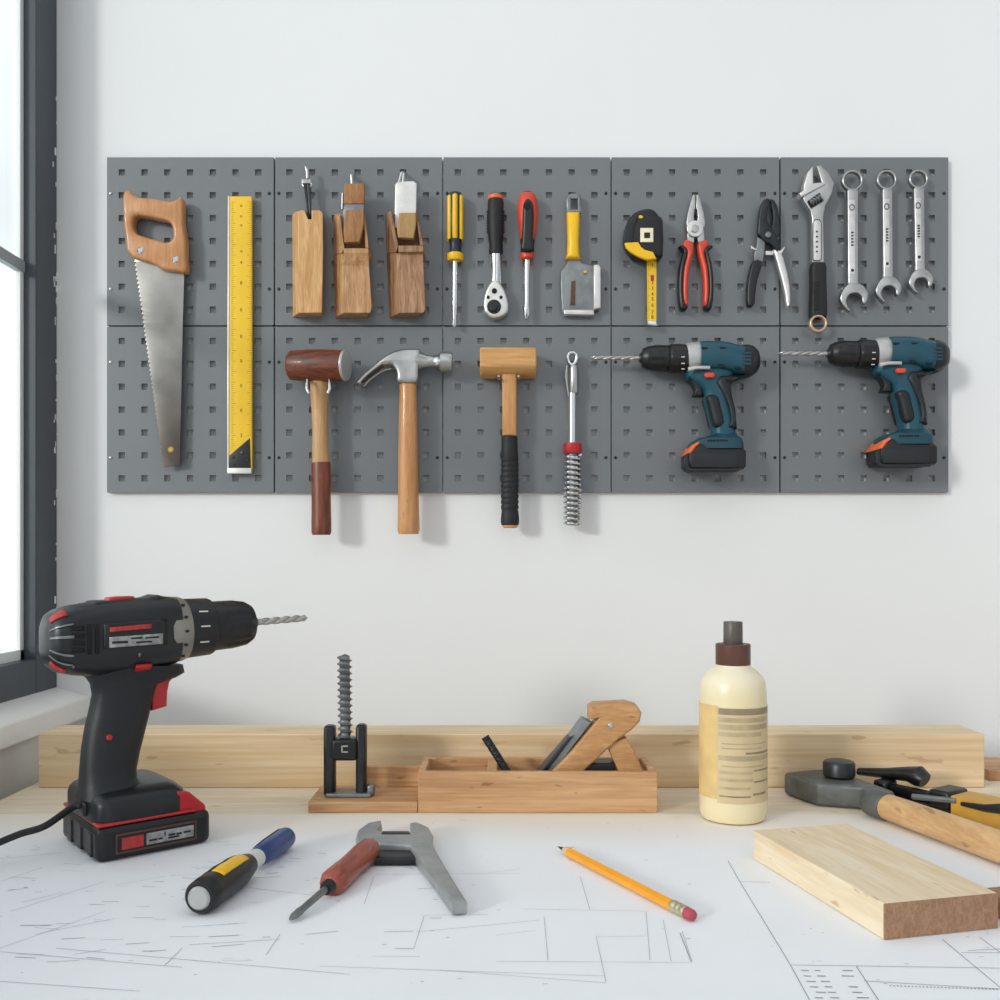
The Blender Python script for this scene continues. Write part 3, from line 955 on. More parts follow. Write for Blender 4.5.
t.plate('handle', k7([(905, 385), (945, 400), (970, 470), (992, 560), (1000, 640), (998, 700), (978, 708), (968, 640), (950, 560), (925, 470)]), M['bright'], 0.010, YP - 0.006, 0.003, sm=2, label='bare silver handle')
mb = plate_mb(k7([(781, 366), (792, 372), (815, 386), (812, 394), (785, 385)]), 0.004, YP - 0.012, 0.0008)
q = plate_mb(k7([(935, 405), (968, 370), (972, 376), (950, 415)]), 0.004, YP - 0.012, 0.0008)
mb.add(q.v, q.f)
q = plate_mb(k7([(862, 395), (905, 395), (905, 418), (862, 418)]), 0.003, YP - 0.008, 0.0005)
mb.add(q.v, q.f)
t.part('latch', mb, M['bright'])

# ------------------------------------------------------------------ adjustable wrench
k8 = crop(780, 150, 5.261, 5.263)
t = Thing('adjustable_wrench', 'adjustable wrench with open jaws up and a black rubber grip', 'wrench', U(817, 240, YP))
t.plate('body', k8([(185, 93), (208, 88), (248, 128), (281, 182), (265, 240), (232, 302), (222, 360), (226, 600), (163, 600), (162, 370), (152, 325), (118, 275), (110, 246), (218, 192)]), M['steel'], 0.012, YP - 0.006, 0.002)
t.plate('movable_jaw', k8([(165, 95), (168, 183), (228, 178), (232, 190), (104, 258), (93, 236), (118, 222), (117, 195), (136, 130)]), M['bright'], 0.0140, YP - 0.0072, 0.0018)
t.plate('worm_slot', k8([(146, 268), (205, 228), (228, 268), (166, 305)]), M['hole'], 0.0042, YP - 0.0178, 0.0002)
A, B = U(*k8([(158, 282)])[0], YP - 0.0205), U(*k8([(216, 250)])[0], YP - 0.0205)
t.part('worm', MB().rodfun(A, B, 60, 20, lambda f, th: 0.0042 + 0.0014 * math.sin(2 * PI * (f * 4) + th)), M['gunmetal'])
t.plate('inset_rim', k8([(172, 385), (182, 365), (208, 365), (219, 385), (219, 577), (208, 586), (182, 586), (172, 577)]), M['darksteel'], 0.0006, YP - 0.0178, 0.0002)
t.plate('inset_panel', k8([(176, 385), (184, 370), (206, 370), (215, 385), (215, 575), (206, 581), (184, 581), (176, 575)]), M['bright'], 0.0012, YP - 0.0178, 0.0003)
mb = MB()
for y in (425, 452, 478, 505, 530):
    q = plate_mb(k8([(189, y), (199, y), (199, y + 9), (189, y + 9)]), 0.0003, YP - 0.0189, 0.00005)
    mb.add(q.v, q.f)
t.part('stamped_marks', mb, M['darksteel'], smooth=0)
t.plate('grip', k8([(166, 598), (230, 598), (238, 625), (238, 700), (243, 870), (236, 888), (160, 888), (155, 870), (160, 700), (158, 625)]), M['rubber'], 0.017, YP - 0.003, 0.004)
mb = MB()
for k in range(11):
    y = 695 + k * 14
    q = plate_mb(k8([(176, y), (208, y - 4), (208, y + 1), (176, y + 5)]), 0.001, YP - 0.0199, 0.0003)
    mb.add(q.v, q.f)
t.part('grip_ridges', mb, M['charcoal'])
t.plate('end_ring', k8(circ(198, 916, 47, 32)), M['copper'], 0.008, YP - 0.0125, 0.002, [k8(circ(200, 914, 33, 28))], label='copper-coloured end ring')

# ------------------------------------------------------------------ three combination spanners


def spanner(label, ring, ro, ri, shaft, hx, hy, hs, loc):
    t = Thing('spanner', label, 'spanner', loc, group='combination spanners hanging in a row')
    rx, ry = ring
    (a0, a1, ya), (b0, b1, yb) = shaft
    t.plate('ring_end', k8(circ(rx, ry, ro, 40)), M['steel'], 0.008, YP - 0.007, 0.002, [k8(circ(rx, ry, ri, 36))])
    t.plate('shank', k8([(a0 + 4, ya - 16), (a1 - 4, ya - 16), (a1, ya), (b1, yb), (b1 + 2, yb + 22), (b0 - 2, yb + 22), (b0, yb), (a0, ya)]), M['steel'], 0.0075, YP - 0.007, 0.0018)
    t.plate('shank_panel', k8([(a0 + 14, ya + 40), (a1 - 14, ya + 40), (b1 - 14, yb - 40), (b0 + 14, yb - 40)]), M['bright'], 0.0008, YP - 0.0142, 0.0002)
    jaw = [(-72, 35), (-58, -5), (-35, -32), (-8, -44), (30, -42), (58, -22), (76, 6), (76, 32), (64, 62), (50, 66), (44, 48), (42, 30), (22, 12), (0, 10), (-24, 20), (-38, 50), (-30, 78), (-18, 106), (-34, 98), (-62, 66)]
    t.plate('open_end', k8([(hx + p[0] * hs, hy + p[1] * hs) for p in jaw]), M['steel'], 0.010, YP - 0.006, 0.002, sm=2)
    mb = MB()
    cx = (a0 + a1) / 2
    ex = (b0 + b1) / 2
    yy = YP - 0.0151
    q = plate_mb(k8(circ(cx, ya + 80, 14, 18, 17)), 0.0003, yy, 0.00005, [k8(circ(cx, ya + 80, 10, 18, 12))])
    mb.add(q.v, q.f)
    for k in range(5):
        f = 0.44 + k * 0.035
        x = cx + (ex - cx) * f
        y = ya + (yb - ya) * f
        q = plate_mb(k8([(x - 6, y), (x + 7, y), (x + 7, y + 7), (x - 6, y + 9)]), 0.0003, yy, 0.00005)
        mb.add(q.v, q.f)
    q = plate_mb(k8(circ(ex, yb - 62, 8, 14)), 0.0003, yy, 0.00005)
    mb.add(q.v, q.f)
    t.part('stamped_marks', mb, M['darksteel'], smooth=0)
    # peg the ring hangs from
    return t


spanner('largest silver combination spanner, next to the adjustable wrench', (377, 164), 55, 43, ((350, 408, 222), (355, 408, 695)), 382, 748, 1.0, U(852, 180, YP))
spanner('middle silver combination spanner, between the largest and smallest', (557, 161), 52, 41, ((535, 588, 217), (540, 590, 660)), 563, 710, 0.92, U(886, 180, YP))
spanner('smallest silver combination spanner, nearest the panel right edge', (724, 157), 50, 39, ((700, 754, 212), (708, 758, 625)), 733, 668, 0.86, U(918, 180, YP))

# ------------------------------------------------------------------ red-brown mallet
k4 = crop(275, 335, 4.877, 4.878)
t = Thing('mallet', 'dark red-brown round-headed mallet with a grey end face', 'mallet', U(319, 380, YP))
yh = YP - 0.030
A, B = U(*k4([(76, 149)])[0], yh + 0.006), U(*k4([(347, 149)])[0], yh - 0.010)
R = 73 / 4.877 * yh / F
t.part('head', MB().lathe(A, B, [(0, R * 0.9), (0.012, R * 0.95), (0.05, R * 0.98), (0.35, R * 1.06), (0.6, R * 1.06), (0.95, R), (0.97, R * 0.99)], 40), M['redwood'])
d = (B - A).normalized()
B0 = A.lerp(B, 0.965)
t.part('end_face', MB().lathe(B0, B + d * 0.001, [(0, R * 1.01), (0.4, R * 1.02), (0.9, R * 0.99), (1, R * 0.9)], 40), M['silverplastic'], label='grey end face')


def r4(pts, d, ez=1.0, seg=22):
    return rodpx([k4([(p[0], p[1])])[0] + (p[2] / 4.877,) for p in pts], d, None, seg, ez)


t.part('handle', r4([(216, 205, 46), (216, 260, 45), (217, 340, 41), (219, 440, 37), (220, 520, 38), (223, 600, 42), (223, 640, 42)], 0.026, 0.8), M['ash'])
t.part('handle_grip', r4([(223, 623, 47), (224, 640, 48), (225, 800, 47), (226, 930, 49), (226, 960, 49), (226, 975, 44)], 0.026, 0.8, 10), M['redwood_z'], label='dark red lower handle')
hk = Thing('wire_hook', 'bent wire hook holding the red-brown mallet below its head', 'hook', U(319, 387, YP))
mb = MB()
for s, x in ((-1, 157), (1, 265)):
    p = k4([(x, 222), (x + s * 2, 262), (x - s * 8, 285), (x - s * 14, 280)])
    hook_at(mb, [(p[0][0], p[0][1], 0.0), (p[0][0], p[0][1], 0.046), (p[1][0], p[1][1], 0.050), (p[2][0], p[2][1], 0.050)], 0.0022)
hk.part('prong', mb, M['chrome'])

# ------------------------------------------------------------------ claw hammer
t = Thing('claw_hammer', 'claw hammer with steel head and long light brown wooden handle', 'hammer', U(408, 384, YP))
pts = [(356.5, 384), (364, 375.5), (374, 367), (384, 358.5), (394, 353), (404, 350.5), (414, 350.2), (421, 351.2), (420.5, 362), (419, 372), (417.3, 384), (398.5, 384), (397.2, 376), (395, 369), (391, 366), (384, 367.5), (376, 372.5), (368, 379), (362, 385.5)]
t.plate('head', pts, M['steel'], 0.024, YP - 0.012, 0.005, sm=2)
mb = MB()
A, B = U(416, 361, YP - 0.024), U(452, 362.5, YP - 0.024)
r = W
mb.lathe(A, B, [(0, 9.5 * r), (0.15, 8.5 * r), (0.3, 6.2 * r), (0.5, 6.0 * r), (0.62, 7.5 * r), (0.68, 10 * r), (0.9, 10.4 * r), (1, 9.4 * r)], 30)
t.part('poll', mb, M['steel'])
t.part('claw_prong', plate_mb([(361, 386.5), (366.5, 380), (374, 374), (383, 368.8), (391, 367), (394, 370), (386, 371.5), (378, 376), (370, 382), (365.5, 387)], 0.010, YP - 0.004, 0.002, sm=2), M['steel'])
t.part('claw_slot', plate_mb([(361, 382.5), (369, 374.5), (383, 364.5), (384, 366.5), (371, 376.5), (363.5, 383)], 0.002, YP - 0.0352, 0.0003), M['hole'])
t.part('handle', rodpx([(408, 380, 8.6), (408, 395, 8.5), (408, 420, 9.2), (408, 437, 9.5), (408, 460, 9.9), (408.2, 485, 10.2), (408.5, 515, 10.8), (408.6, 530, 11.2), (408.6, 534, 10)], 0.024, None, 24, 0.8), M['hick'])

# ------------------------------------------------------------------ pale wooden mallet
k6 = crop(445, 335, 4.877, 4.878)
t = Thing('mallet', 'pale wooden square-headed mallet with a ribbed black grip', 'mallet', U(509, 376, YP))
yf = YP - 0.042
fr = [U(p[0], p[1], yf) for p in k6([(170, 59), (447, 59), (447, 150), (170, 150)])]
lo = [U(p[0], p[1], YP - 0.034) for p in k6([(170, 190), (182, 204), (434, 204), (447, 190)])]
x0, x1 = fr[0].x, fr[1].x
prof = [(YP - 0.002, fr[0].z), (yf, fr[0].z), (yf, fr[2].z), (YP - 0.034, lo[1].z + 0.006), (YP - 0.006, lo[1].z + 0.0022), (YP - 0.002, fr[2].z)]
mb = MB().loft([[Vector((x, y, z)) for y, z in prof] for x in (x0, x1)])
t.part('head', mb, M['mallet'], bevel=0.002)
t.part('handle', plate_mb(k6([(277, 185), (350, 185), (349, 495), (280, 495)]), 0.020, YP - 0.010, 0.004), M['mallet_z'])


def r6(pts, d, ez=1.0, seg=22):
    return rodpx([k6([(p[0], p[1])])[0] + (p[2] / 4.877,) for p in pts], d, None, seg, ez)


gp = [(314, 488, 34), (314, 494, 38), (315, 560, 40), (316, 615, 42)]
for k in range(9):
    y = 620 + k * 26
    gp += [(316, y, 40), (316, y + 6, 43.5), (316, y + 18, 43.5), (316, y + 24, 40)]
gp += [(317, 865, 42), (317, 895, 45), (317, 915, 45), (317, 928, 41)]
t.part('grip', r6(gp, 0.020, 0.8), M['rubber'])
t.part('handle_end', r6([(318, 925, 38), (318, 937, 36), (318, 941, 30)], 0.020, 0.8), M['mallet_z'])
hk = Thing('wire_hook', 'short wire hook under the head of the pale wooden mallet', 'hook', U(509, 375, YP))
mb = MB()
for x in (262, 358):
    p = k6([(x, 205)])[0]
    hook_at(mb, [(p[0], p[1] - 1, 0.0), (p[0], p[1] + 2, 0.036), (p[0], p[1] - 1, 0.041)], 0.0018)
hk.part('prong', mb, M['chrome'])

# ------------------------------------------------------------------ spring tool
t = Thing('spring_tool', 'steel rod tool with a red collar and coiled spring end', 'tool', U(571, 360, YP))
yc = YP - 0.014
t.plate('eye', k6([(590, 110), (598, 85), (620, 78), (645, 88), (653, 112), (645, 140), (620, 155), (598, 140)]), M['chrome'], 0.010, YP - 0.009, 0.003, [k6([(606, 105), (620, 97), (632, 105), (628, 125), (618, 138), (610, 125)])], sm=2)
t.part('sleeve', r6([(626, 150, 18), (628, 165, 24), (628, 280, 24), (628, 286, 20)], 0.014), M['steel'])
t.part('sleeve_bar', r6([(596, 150, 8), (592, 200, 9), (604, 300, 6)], 0.014), M['gunmetal'])
t.part('rod', r6([(622, 280, 19), (621, 535, 19)], 0.014), M['chrome'])
t.part('collar', r6([(622, 528, 40), (622, 532, 45), (622, 574, 45), (622, 578, 42)], 0.0145), M['red'], label='red collar')
mb = MB()
pts = []
A, B = U(*k6([(622, 582)])[0], yc), U(*k6([(622, 930)])[0], yc)
TURN = 14
for i in range(TURN * 18 + 1):
    f = i / (TURN * 18)
    th = 2 * PI * TURN * f
    rr = 36.5 / 4.877 * yc / F
    pts.append((A.lerp(B, f) + Vector((math.cos(th) * rr, math.sin(th) * rr, 0)), 0.0026, 0.0026))
mb.rod(pts, 8, ref=(0, 0, 1))
t.part('spring', mb, M['chrome'])
t.part('core', r6([(622, 575, 25), (622, 925, 25)], 0.014), M['gunmetal'])

# ------------------------------------------------------------------ the two teal drills on the wall


def sring(c, a, b, e=2.5, seg=28):
    out = []
    for k in range(seg):
        th = 2 * PI * k / seg
        cs, sn = math.cos(th), math.sin(th)
        out.append(Vector(c) + Vector(a) * (math.copysign(abs(cs) ** (2 / e), cs)) + Vector(b) * (math.copysign(abs(sn) ** (2 / e), sn)))
    return out


def twist_bit(A, B, r, turns):
    def fun(f, th):
        if f > 0.93:
            k = (1 - f) / 0.07
        else:
            k = 1
        if f < 0.12:
            return r * 0.85
        c = math.cos(th - 2 * PI * turns * f)
        return max(r * 0.02, r * k * (0.42 + 0.58 * abs(c) ** 0.6))
    return MB().rodfun(A, B, 140, 24, fun)


k9 = crop(585, 325, 5.0)
DL = ['teal cordless drill on the wall, left one, on the fourth panel column', 'teal cordless drill on the wall, right one, at the panel corner']
t = Thing('cordless_drill', DL[0], 'drill', U(720, 400, YP), group='teal drills on the wall')
DY = YP - 0.027
s9 = DY / F / 5.0


def P9(x, y, dy=0.0):
    p = k9([(x, y)])[0]
    return U(p[0], p[1], DY + dy)


secs = [(566, 88, 238, 0.024), (600, 86, 240, 0.025), (660, 87, 242, 0.0255), (705, 92, 245, 0.0255), (745, 104, 256, 0.025), (790, 106, 262, 0.024)]
mb = MB()
mb.loft([sring(P9(x, (a + b_) / 2), Vector((0, 0, (b_ - a) / 2 * s9)), Vector((0, w, 0)), 3.0) for x, a, b_, w in secs])
h = t.part('housing', mb, M['teal'])
secs = [(776, 104, 264, 0.0246), (800, 103, 266, 0.0246), (830, 108, 258, 0.022), (855, 128, 240, 0.017), (868, 155, 218, 0.009)]
cap = t.part('rear_cap', MB().loft([sring(P9(x, (a + b_) / 2), Vector((0, 0, (b_ - a) / 2 * s9)), Vector((0, w, 0)), 2.8) for x, a, b_, w in secs]), M['charcoal'])
mb = MB()
for y in (140, 158, 176, 194):
    mb.box(P9(808, y, -0.0236), (44 * s9, 0.003, 9 * s9))
t.part('vents', mb, M['tealdark'], cap)
# handle
secs = [(232, 500, 760), (262, 500, 740), (290, 535, 722), (320, 575, 714), (360, 588, 718), (420, 603, 732), (480, 620, 744), (530, 630, 748), (560, 628, 752)]
t.part('handle', MB().loft([sring(P9((a + b_) / 2, y), Vector(((b_ - a) / 2 * s9, 0, 0)), Vector((0, 0.0175, 0)), 2.6) for y, a, b_ in secs]), M['teal'])
mg = plate_mb(k9([(660, 265), (740, 262), (790, 262), (730, 288), (714, 312), (720, 360), (738, 430), (746, 528), (698, 522), (712, 480), (700, 420), (668, 350), (640, 300)]), 0.041, DY + 0.0205, 0.006)
t.part('grip_back', mg, M['charcoal2'], label='black rubber grip back')
mg = plate_mb(k9([(594, 372), (620, 356), (655, 370), (668, 420), (684, 500), (640, 522), (622, 480), (606, 410)]), 0.040, DY + 0.020, 0.006, sm=2)
t.part('grip_front', mg, M['charcoal2'], label='black ribbed grip front')
t.part('trigger', plate_mb(k9([(508, 282), (560, 278), (582, 300), (584, 362), (535, 360), (546, 330), (530, 298)]), 0.018, DY + 0.009, 0.003), M['black'])
t.part('direction_button', plate_mb(k9([(594, 250), (602, 240), (640, 240), (648, 250), (640, 264), (602, 264)]), 0.006, DY - 0.0185, 0.001), M['orangered'])
t.part('speed_switch', plate_mb(k9([(612, 92), (620, 81), (646, 79), (654, 92)]), 0.012, DY + 0.004, 0.002), M['orangered'])
mb = MB()
for x, y in ((598, 116), (688, 116), (684, 210), (765, 218)):
    q = plate_mb(k9([(x - 17, y - 5), (x + 14, y - 5), (x + 17, y + 2), (x - 12, y + 5)]), 0.003, DY - 0.0225, 0.0006)
    mb.add(q.v, q.f)
t.part('housing_slots', mb, M['hole'], h)
# gear ring, torque collar, chuck, bit
A, B = P9(585, 160), P9(505, 166)
t.part('gear_ring', MB().lathe(A, B, [(0, 0.0195), (0.12, 0.0205), (0.8, 0.0200), (1, 0.0188)], 36), M['silverplastic'])
t.part('gear_tab', plate_mb(k9([(515, 212), (560, 205), (625, 205), (625, 222), (560, 222), (515, 232)]), 0.006, DY - 0.0195, 0.0015), M['silverplastic'])
A, B = P9(512, 168), P9(415, 168)
t.part('torque_collar', MB().rodfun(A, B, 16, 48, lambda f, th: (0.0185 if f < .9 else 0.0175) + 0.0006 * (math.sin(th * 12) > 0) * (0.25 < f < 0.9)), M['black'])
mb = MB()
for y in (130, 160, 192, 220):
    mb.box(P9(490, y, -math.sqrt(0.0190 ** 2 - ((y - 168) * s9) ** 2)), (16 * s9, 0.0012, 4 * s9))
t.part('torque_marks', mb, M['white'], label='white torque marks')
A, B = P9(418, 168), P9(272, 165)


def chuckfun(f, th):
    pr = [(0, .0160), (0.05, .0172), (0.45, .0172), (0.75, .0152), (0.9, .0122), (0.94, .007), (1, .0055)]
    for (a, ra), (b_, rb) in zip(pr, pr[1:]):
        if f <= b_:
            r = ra + (rb - ra) * (f - a) / (b_ - a)
            break
    if 0.15 < f < 0.7 and math.sin(th * 9) > 0.55:
        r -= 0.0009
    return r


t.part('chuck', MB().rodfun(A, B, 40, 54, chuckfun), M['black'])
t.part('drill_bit', twist_bit(P9(276, 165), P9(28, 163), 0.0033, 2.8), M['steel'])
# base and battery
secs = [(548, 632, 750, 0.0165), (562, 600, 756, 0.020), (574, 552, 772, 0.024), (590, 526, 780, 0.0248), (626, 510, 784, 0.0248)]
t.part('base', MB().loft([sring(P9((a + b_) / 2, y), Vector(((b_ - a) / 2 * s9, 0, 0)), Vector((0, w * 0.99, 0)), 4.5) for y, a, b_, w in secs]), M['tealdark'])
bt = t.part('battery', plate_mb(k9(SHR([(486, 650), (530, 612), (560, 592), (598, 622), (780, 626), (795, 640), (795, 722), (782, 736), (503, 736), (486, 716)])), 0.050, DY + 0.025, 0.004), M['black'])
t.part('battery_panel', plate_mb(k9(SHR([(522, 640), (770, 634), (770, 718), (522, 718)])), 0.002, DY - 0.0245, 0.0008), M['charcoal'], bt)
t.part('battery_rim', plate_mb(k9(SHR([(484, 655), (508, 640), (510, 715), (524, 726), (780, 726), (778, 738), (500, 738), (484, 716)])), 0.003, DY - 0.0235, 0.001), M['darksteel'], bt)
t.part('battery_latch', plate_mb(k9(SHR([(484, 650), (510, 606), (545, 588), (550, 594), (512, 645), (488, 655)])), 0.049, DY + 0.0245, 0.003), M['orange'], bt, label='orange battery latch')
mb = MB()
for k in range(7):
    q = plate_mb(k9([(612 + k * 15, 574), (622 + k * 15, 573), (622 + k * 15, 581), (614 + k * 15, 582)]), 0.003, DY - 0.0225, 0.0003)
    mb.add(q.v, q.f)
t.part('base_slots', mb, M['hole'])


def dup(root, off, label):
    r = root.copy()
    COL.objects.link(r)
    r.location = root.location + off
    r['label'] = label
    for ch in list(root.children):
        c = ch.copy()
        COL.objects.link(c)
        c.parent = r
        for g in list(ch.children):
            d = g.copy()
            COL.objects.link(d)
            d.parent = c
    return r


dup(t.e, U(188.0 + 500, 560 - 4.4, DY) - U(500, 560, DY), DL[1])

# ------------------------------------------------------------------ timber beam at the back of the bench
BY0, BY1 = 1.0625, 1.120
solo('timber_beam', 'long pale squared timber beam lying across the back of the bench', 'timber',
     MB().box((0.01285, (BY0 + BY1) / 2, TT + 0.0303), (1.0591, BY1 - BY0, 0.0606)), M['beam'], (0.0, (BY0 + BY1) / 2, TT), bevel=0.0015)
solo('wood_board', 'low brown board peeking out at the right end of the timber beam', 'board',
     MB().box((0.668, 1.125, TT + 0.006), (0.20, 0.08, 0.012), -0.12), M['box'], (0.668, 1.125, TT), bevel=0.001)

# ------------------------------------------------------------------ glue bottle
bc = Vector((233 * 0.939 / F, 0.939, PT))
t = Thing('glue_bottle', 'cream plastic bottle with a brown screw cap and tan label', 'bottle', bc)


def bz(py):
    return EYE - (py - HOR) * 0.939 / F - PT


R0 = 33.0 * 0.939 / F
prof = [(0.0, R0 * 0.80), (0.0012, R0 * 0.93), (0.006, R0 * 0.995), (0.012, R0), (bz(705), R0 * 0.995), (bz(690), R0 * 0.985), (bz(681), R0 * 0.95), (bz(675), R0 * 0.86), (bz(669.5), R0 * 0.68), (bz(666), R0 * 0.52), (bz(662), R0 * 0.49)]
mb = MB().loft([[bc + Vector((r * math.cos(2 * PI * k / 56), r * math.sin(2 * PI * k / 56), z)) for k in range(56)] for z, r in prof])
bd = t.part('body', mb, M['glue'], smooth=50)


def cyl(z0, z1, r, r2=None):
    r2 = r2 or r
    return MB().loft([[bc + Vector((q * math.cos(2 * PI * k / 40), q * math.sin(2 * PI * k / 40), z)) for k in range(40)] for z, q in ((z0, r * 0.97), (z0 + 0.0008, r), (z1 - 0.0008, r2), (z1, r2 * 0.95))])


S = 0.939 / F
t.part('collar', cyl(bz(664.5), bz(643.5), 17.2 * S), M['brown'])
t.part('nozzle', cyl(bz(644), bz(621.5), 9.6 * S, 9.4 * S), M['capgrey'], label='grey-brown nozzle cap')


def shell(a0, a1, z0, z1, lift, n=24):
    vs, fs = [], []
    for i in range(n + 1):
        a = a0 + (a1 - a0) * i / n
        for (rr, z) in ((R0 + lift, z0), (R0 + lift, z1), (R0 - 0.001, z1), (R0 - 0.001, z0)):
            vs.append(bc + Vector((rr * math.cos(a), rr * math.sin(a), z)))
    for i in range(n):
        for k in range(4):
            fs.append((i * 4 + k, i * 4 + (k + 1) % 4, i * 4 + 4 + (k + 1) % 4, i * 4 + 4 + k))
    return MB().add(vs, fs)


def ang(px):     # angle on the bottle for a photo column
    return -PI / 2 - 0.24 + math.asin(max(-1, min(1, (px - 733) / 33.8)))


lb = t.part('label', shell(ang(718), ang(766.5) + 0.5, bz(796), bz(703.5), 0.0004), M['gluelabel'])
t.part('label_strip', shell(ang(699.5) - 0.5, ang(718), bz(793), bz(702), 0.0005), M['gluelabel2'], label='ochre side strip of the label')
mb, m2 = MB(), MB()
for y, h_, x0, x1, dkk in ((707, 6, 719, 766, 1), (715, 4.5, 719, 765, 0), (722, 5, 719, 765, 0), (729, 4, 719, 760, 0), (752, 5, 719, 766, 0), (747, 2, 745, 766, 1), (760, 1.2, 722, 762, 0), (766, 3, 720, 752, 0), (773, 3, 720, 752, 0), (764, 1.5, 753, 766, 1), (775, 1.5, 753, 766, 1), (787, 2, 752, 764, 1), (789, 1.4, 720, 750, 1), (738, 1.2, 722, 764, 0), (742.5, 1.2, 722, 760, 0), (781, 2.4, 720, 750, 0)):
    q = shell(ang(x0), ang(x1), bz(y + h_ / 2), bz(y - h_ / 2), 0.0006, 12)
    (m2 if dkk else mb).add(q.v, q.f)
t.part('label_print', mb, M['labelgrey'], lb)
t.part('label_headline', m2, M['labeldark'], lb)

# ------------------------------------------------------------------ wooden box with tray, and what stands in it
t = Thing('wooden_box', 'open wooden box with a low side tray standing before the beam', 'box', (0.0, 0.99, TT))
fy, by = 0.9575, 1.032
xa, xb, xc = -192 * 0.9575 / F, -82 * 0.9575 / F, 157.5 * 0.9575 / F
wl = 0.007
mb = MB()
hb = 0.0413
mb.box(((xb + xc) / 2, fy + wl / 2, TT + hb / 2), (xc - xb, wl, hb))
mb.box(((xb + xc) / 2, by - wl / 2, TT + hb / 2), (xc - xb, wl, hb))
mb.box((xb + wl / 2, (fy + by) / 2, TT + hb / 2), (wl, by - fy - 2 * wl, hb))
mb.box((xc - wl / 2, (fy + by) / 2, TT + hb / 2), (wl, by - fy - 2 * wl, hb))
mb.box(((xb + xc) / 2, (fy + by) / 2, TT + 0.004), (xc - xb - 2 * wl, by - fy - 2 * wl, 0.008))
t.part('box_body', mb, M['box'], bevel=0.0008)
t.part('divider', MB().box((-0.008, (fy + by) / 2, TT + 0.026), (0.010, by - fy - 2 * wl - 0.0006, 0.028)), M['boxin'], bevel=0.0008)
mb = MB()
mb.box(((xa + xb) / 2 - 0.0002, (fy + by - 0.004) / 2, TT + 0.0056), (xb - xa - 0.0006, by - fy - 0.004, 0.0112))
mb.box(((xa + 0.045 + xb) / 2, 1.024, TT + 0.0222), (xb - xa - 0.046, 0.008, 0.0221))
t.part('tray', mb, M['box'], bevel=0.0008)

# plane handle standing in the box
kb = crop(290, 640, 2.564)
HYY = 0.985


def bplate(pts, thick, yc, bev=0.0015, sm=0, holes=()):
    return plate_mb(kb(pts), thick, yc + thick / 2, bev, holes, sm)


t = Thing('hand_plane', 'wooden hand plane with an angled handle sitting in the open box', 'plane', U(610, 772, HYY))
t.part('handle', bplate([(764, 168), (778, 160), (858, 156), (886, 164), (898, 182), (893, 205), (872, 226), (838, 250), (735, 345), (726, 362), (640, 362), (662, 338), (725, 272), (790, 195), (764, 200)], 0.026, HYY, 0.003), M['arm'])
t.part('brace', bplate([(808, 262), (860, 246), (884, 290), (910, 345), (900, 362), (848, 362), (838, 330)], 0.020, HYY + 0.002, 0.002), M['arm'])
t.part('iron', bplate([(616, 356), (660, 320), (748, 198), (770, 206), (690, 312), (650, 362)], 0.022, HYY + 0.001, 0.001), M['gunmetal'])
t.part('chip_breaker', bplate([(628, 345), (650, 318), (712, 246), (726, 240), (690, 288), (646, 345)], 0.023, HYY - 0.001, 0.001), M['darksteel'])
t.part('frog', bplate([(742, 336), (758, 312), (830, 310), (834, 362), (740, 362)], 0.022, HYY + 0.004, 0.002), M['black'])
p = U(*kb([(822, 220)])[0], HYY - 0.0135)
t.part('bolt', MB().lathe(p + Vector((0, 0.003, 0)), p + Vector((0, -0.001, 0)), [(0, 0.0028), (0.8, 0.0028), (1, 0.002)], 16, ref=(0, 0, 1)), M['chrome'])
t.part('sole', MB().box((0.103, HYY + 0.004, TT + 0.0187), (0.086, 0.044, 0.0205)), M['box'], bevel=0.001)
# rasp leaning in the box
A, B = U(*kb([(500, 248)])[0], 0.99), U(*kb([(566, 352)])[0], 0.985)
B = Vector((B.x, B.y, B.z))
A2 = A
solo('rasp', 'short dark steel rasp leaning out of the open box', 'rasp',
     MB().rodfun(A2, A2.lerp(B, 1.25), 60, 14, lambda f, th: 0.0042 + 0.0004 * math.sin(f * 160)), M['darksteel'], tuple(B))

# screw clamp on the tray
CY = 0.985
t = Thing('screw_clamp', 'small black clamp bracket with an upright threaded screw on the tray', 'clamp', U(345, 797, CY))
zb = TT + 0.0113


def upost(x0, x1, ytop, hook):
    a, b_ = U(x0, ytop, CY), U(x1, ytop, CY)
    w = b_.x - a.x
    mb = MB()
    mb.box(((a.x + b_.x) / 2, CY, (a.z + zb) / 2), (w, 0.016, a.z - zb))
    return mb


t.part('post', upost(324.5, 335.5, 725, 1), M['darksteel'], bevel=0.003)
t.part('post', upost(356.5, 366.5, 724, 1), M['darksteel'], bevel=0.003)
a, b_ = U(333, 737.5, CY), U(358, 759, CY)
t.part('crosshead', MB().box(((a.x + b_.x) / 2, CY - 0.001, (a.z + b_.z) / 2), (b_.x - a.x, 0.020, a.z - b_.z)), M['black'], bevel=0.003)
p = U(344, 749, CY - 0.011)
mb = MB()
for dz in (0.003, -0.003):
    mb.box(p + Vector((0.001, -0.0003, dz)), (0.006, 0.001, 0.0012))
mb.box(p + Vector((-0.002, -0.0003, 0)), (0.0012, 0.001, 0.007))
t.part('stamped_mark', mb, M['silverplastic'])
a, b_ = U(345.5, 738, CY), U(344.5, 654, CY)


def thr(f, th):
    r = 0.0052 + 0.0030 * (1 - abs(((f * 13 - th / (2 * PI)) % 1) * 2 - 1)) ** 2.4
    if f > 0.975:
        r *= max(0.05, (1 - f) / 0.025)
    return r


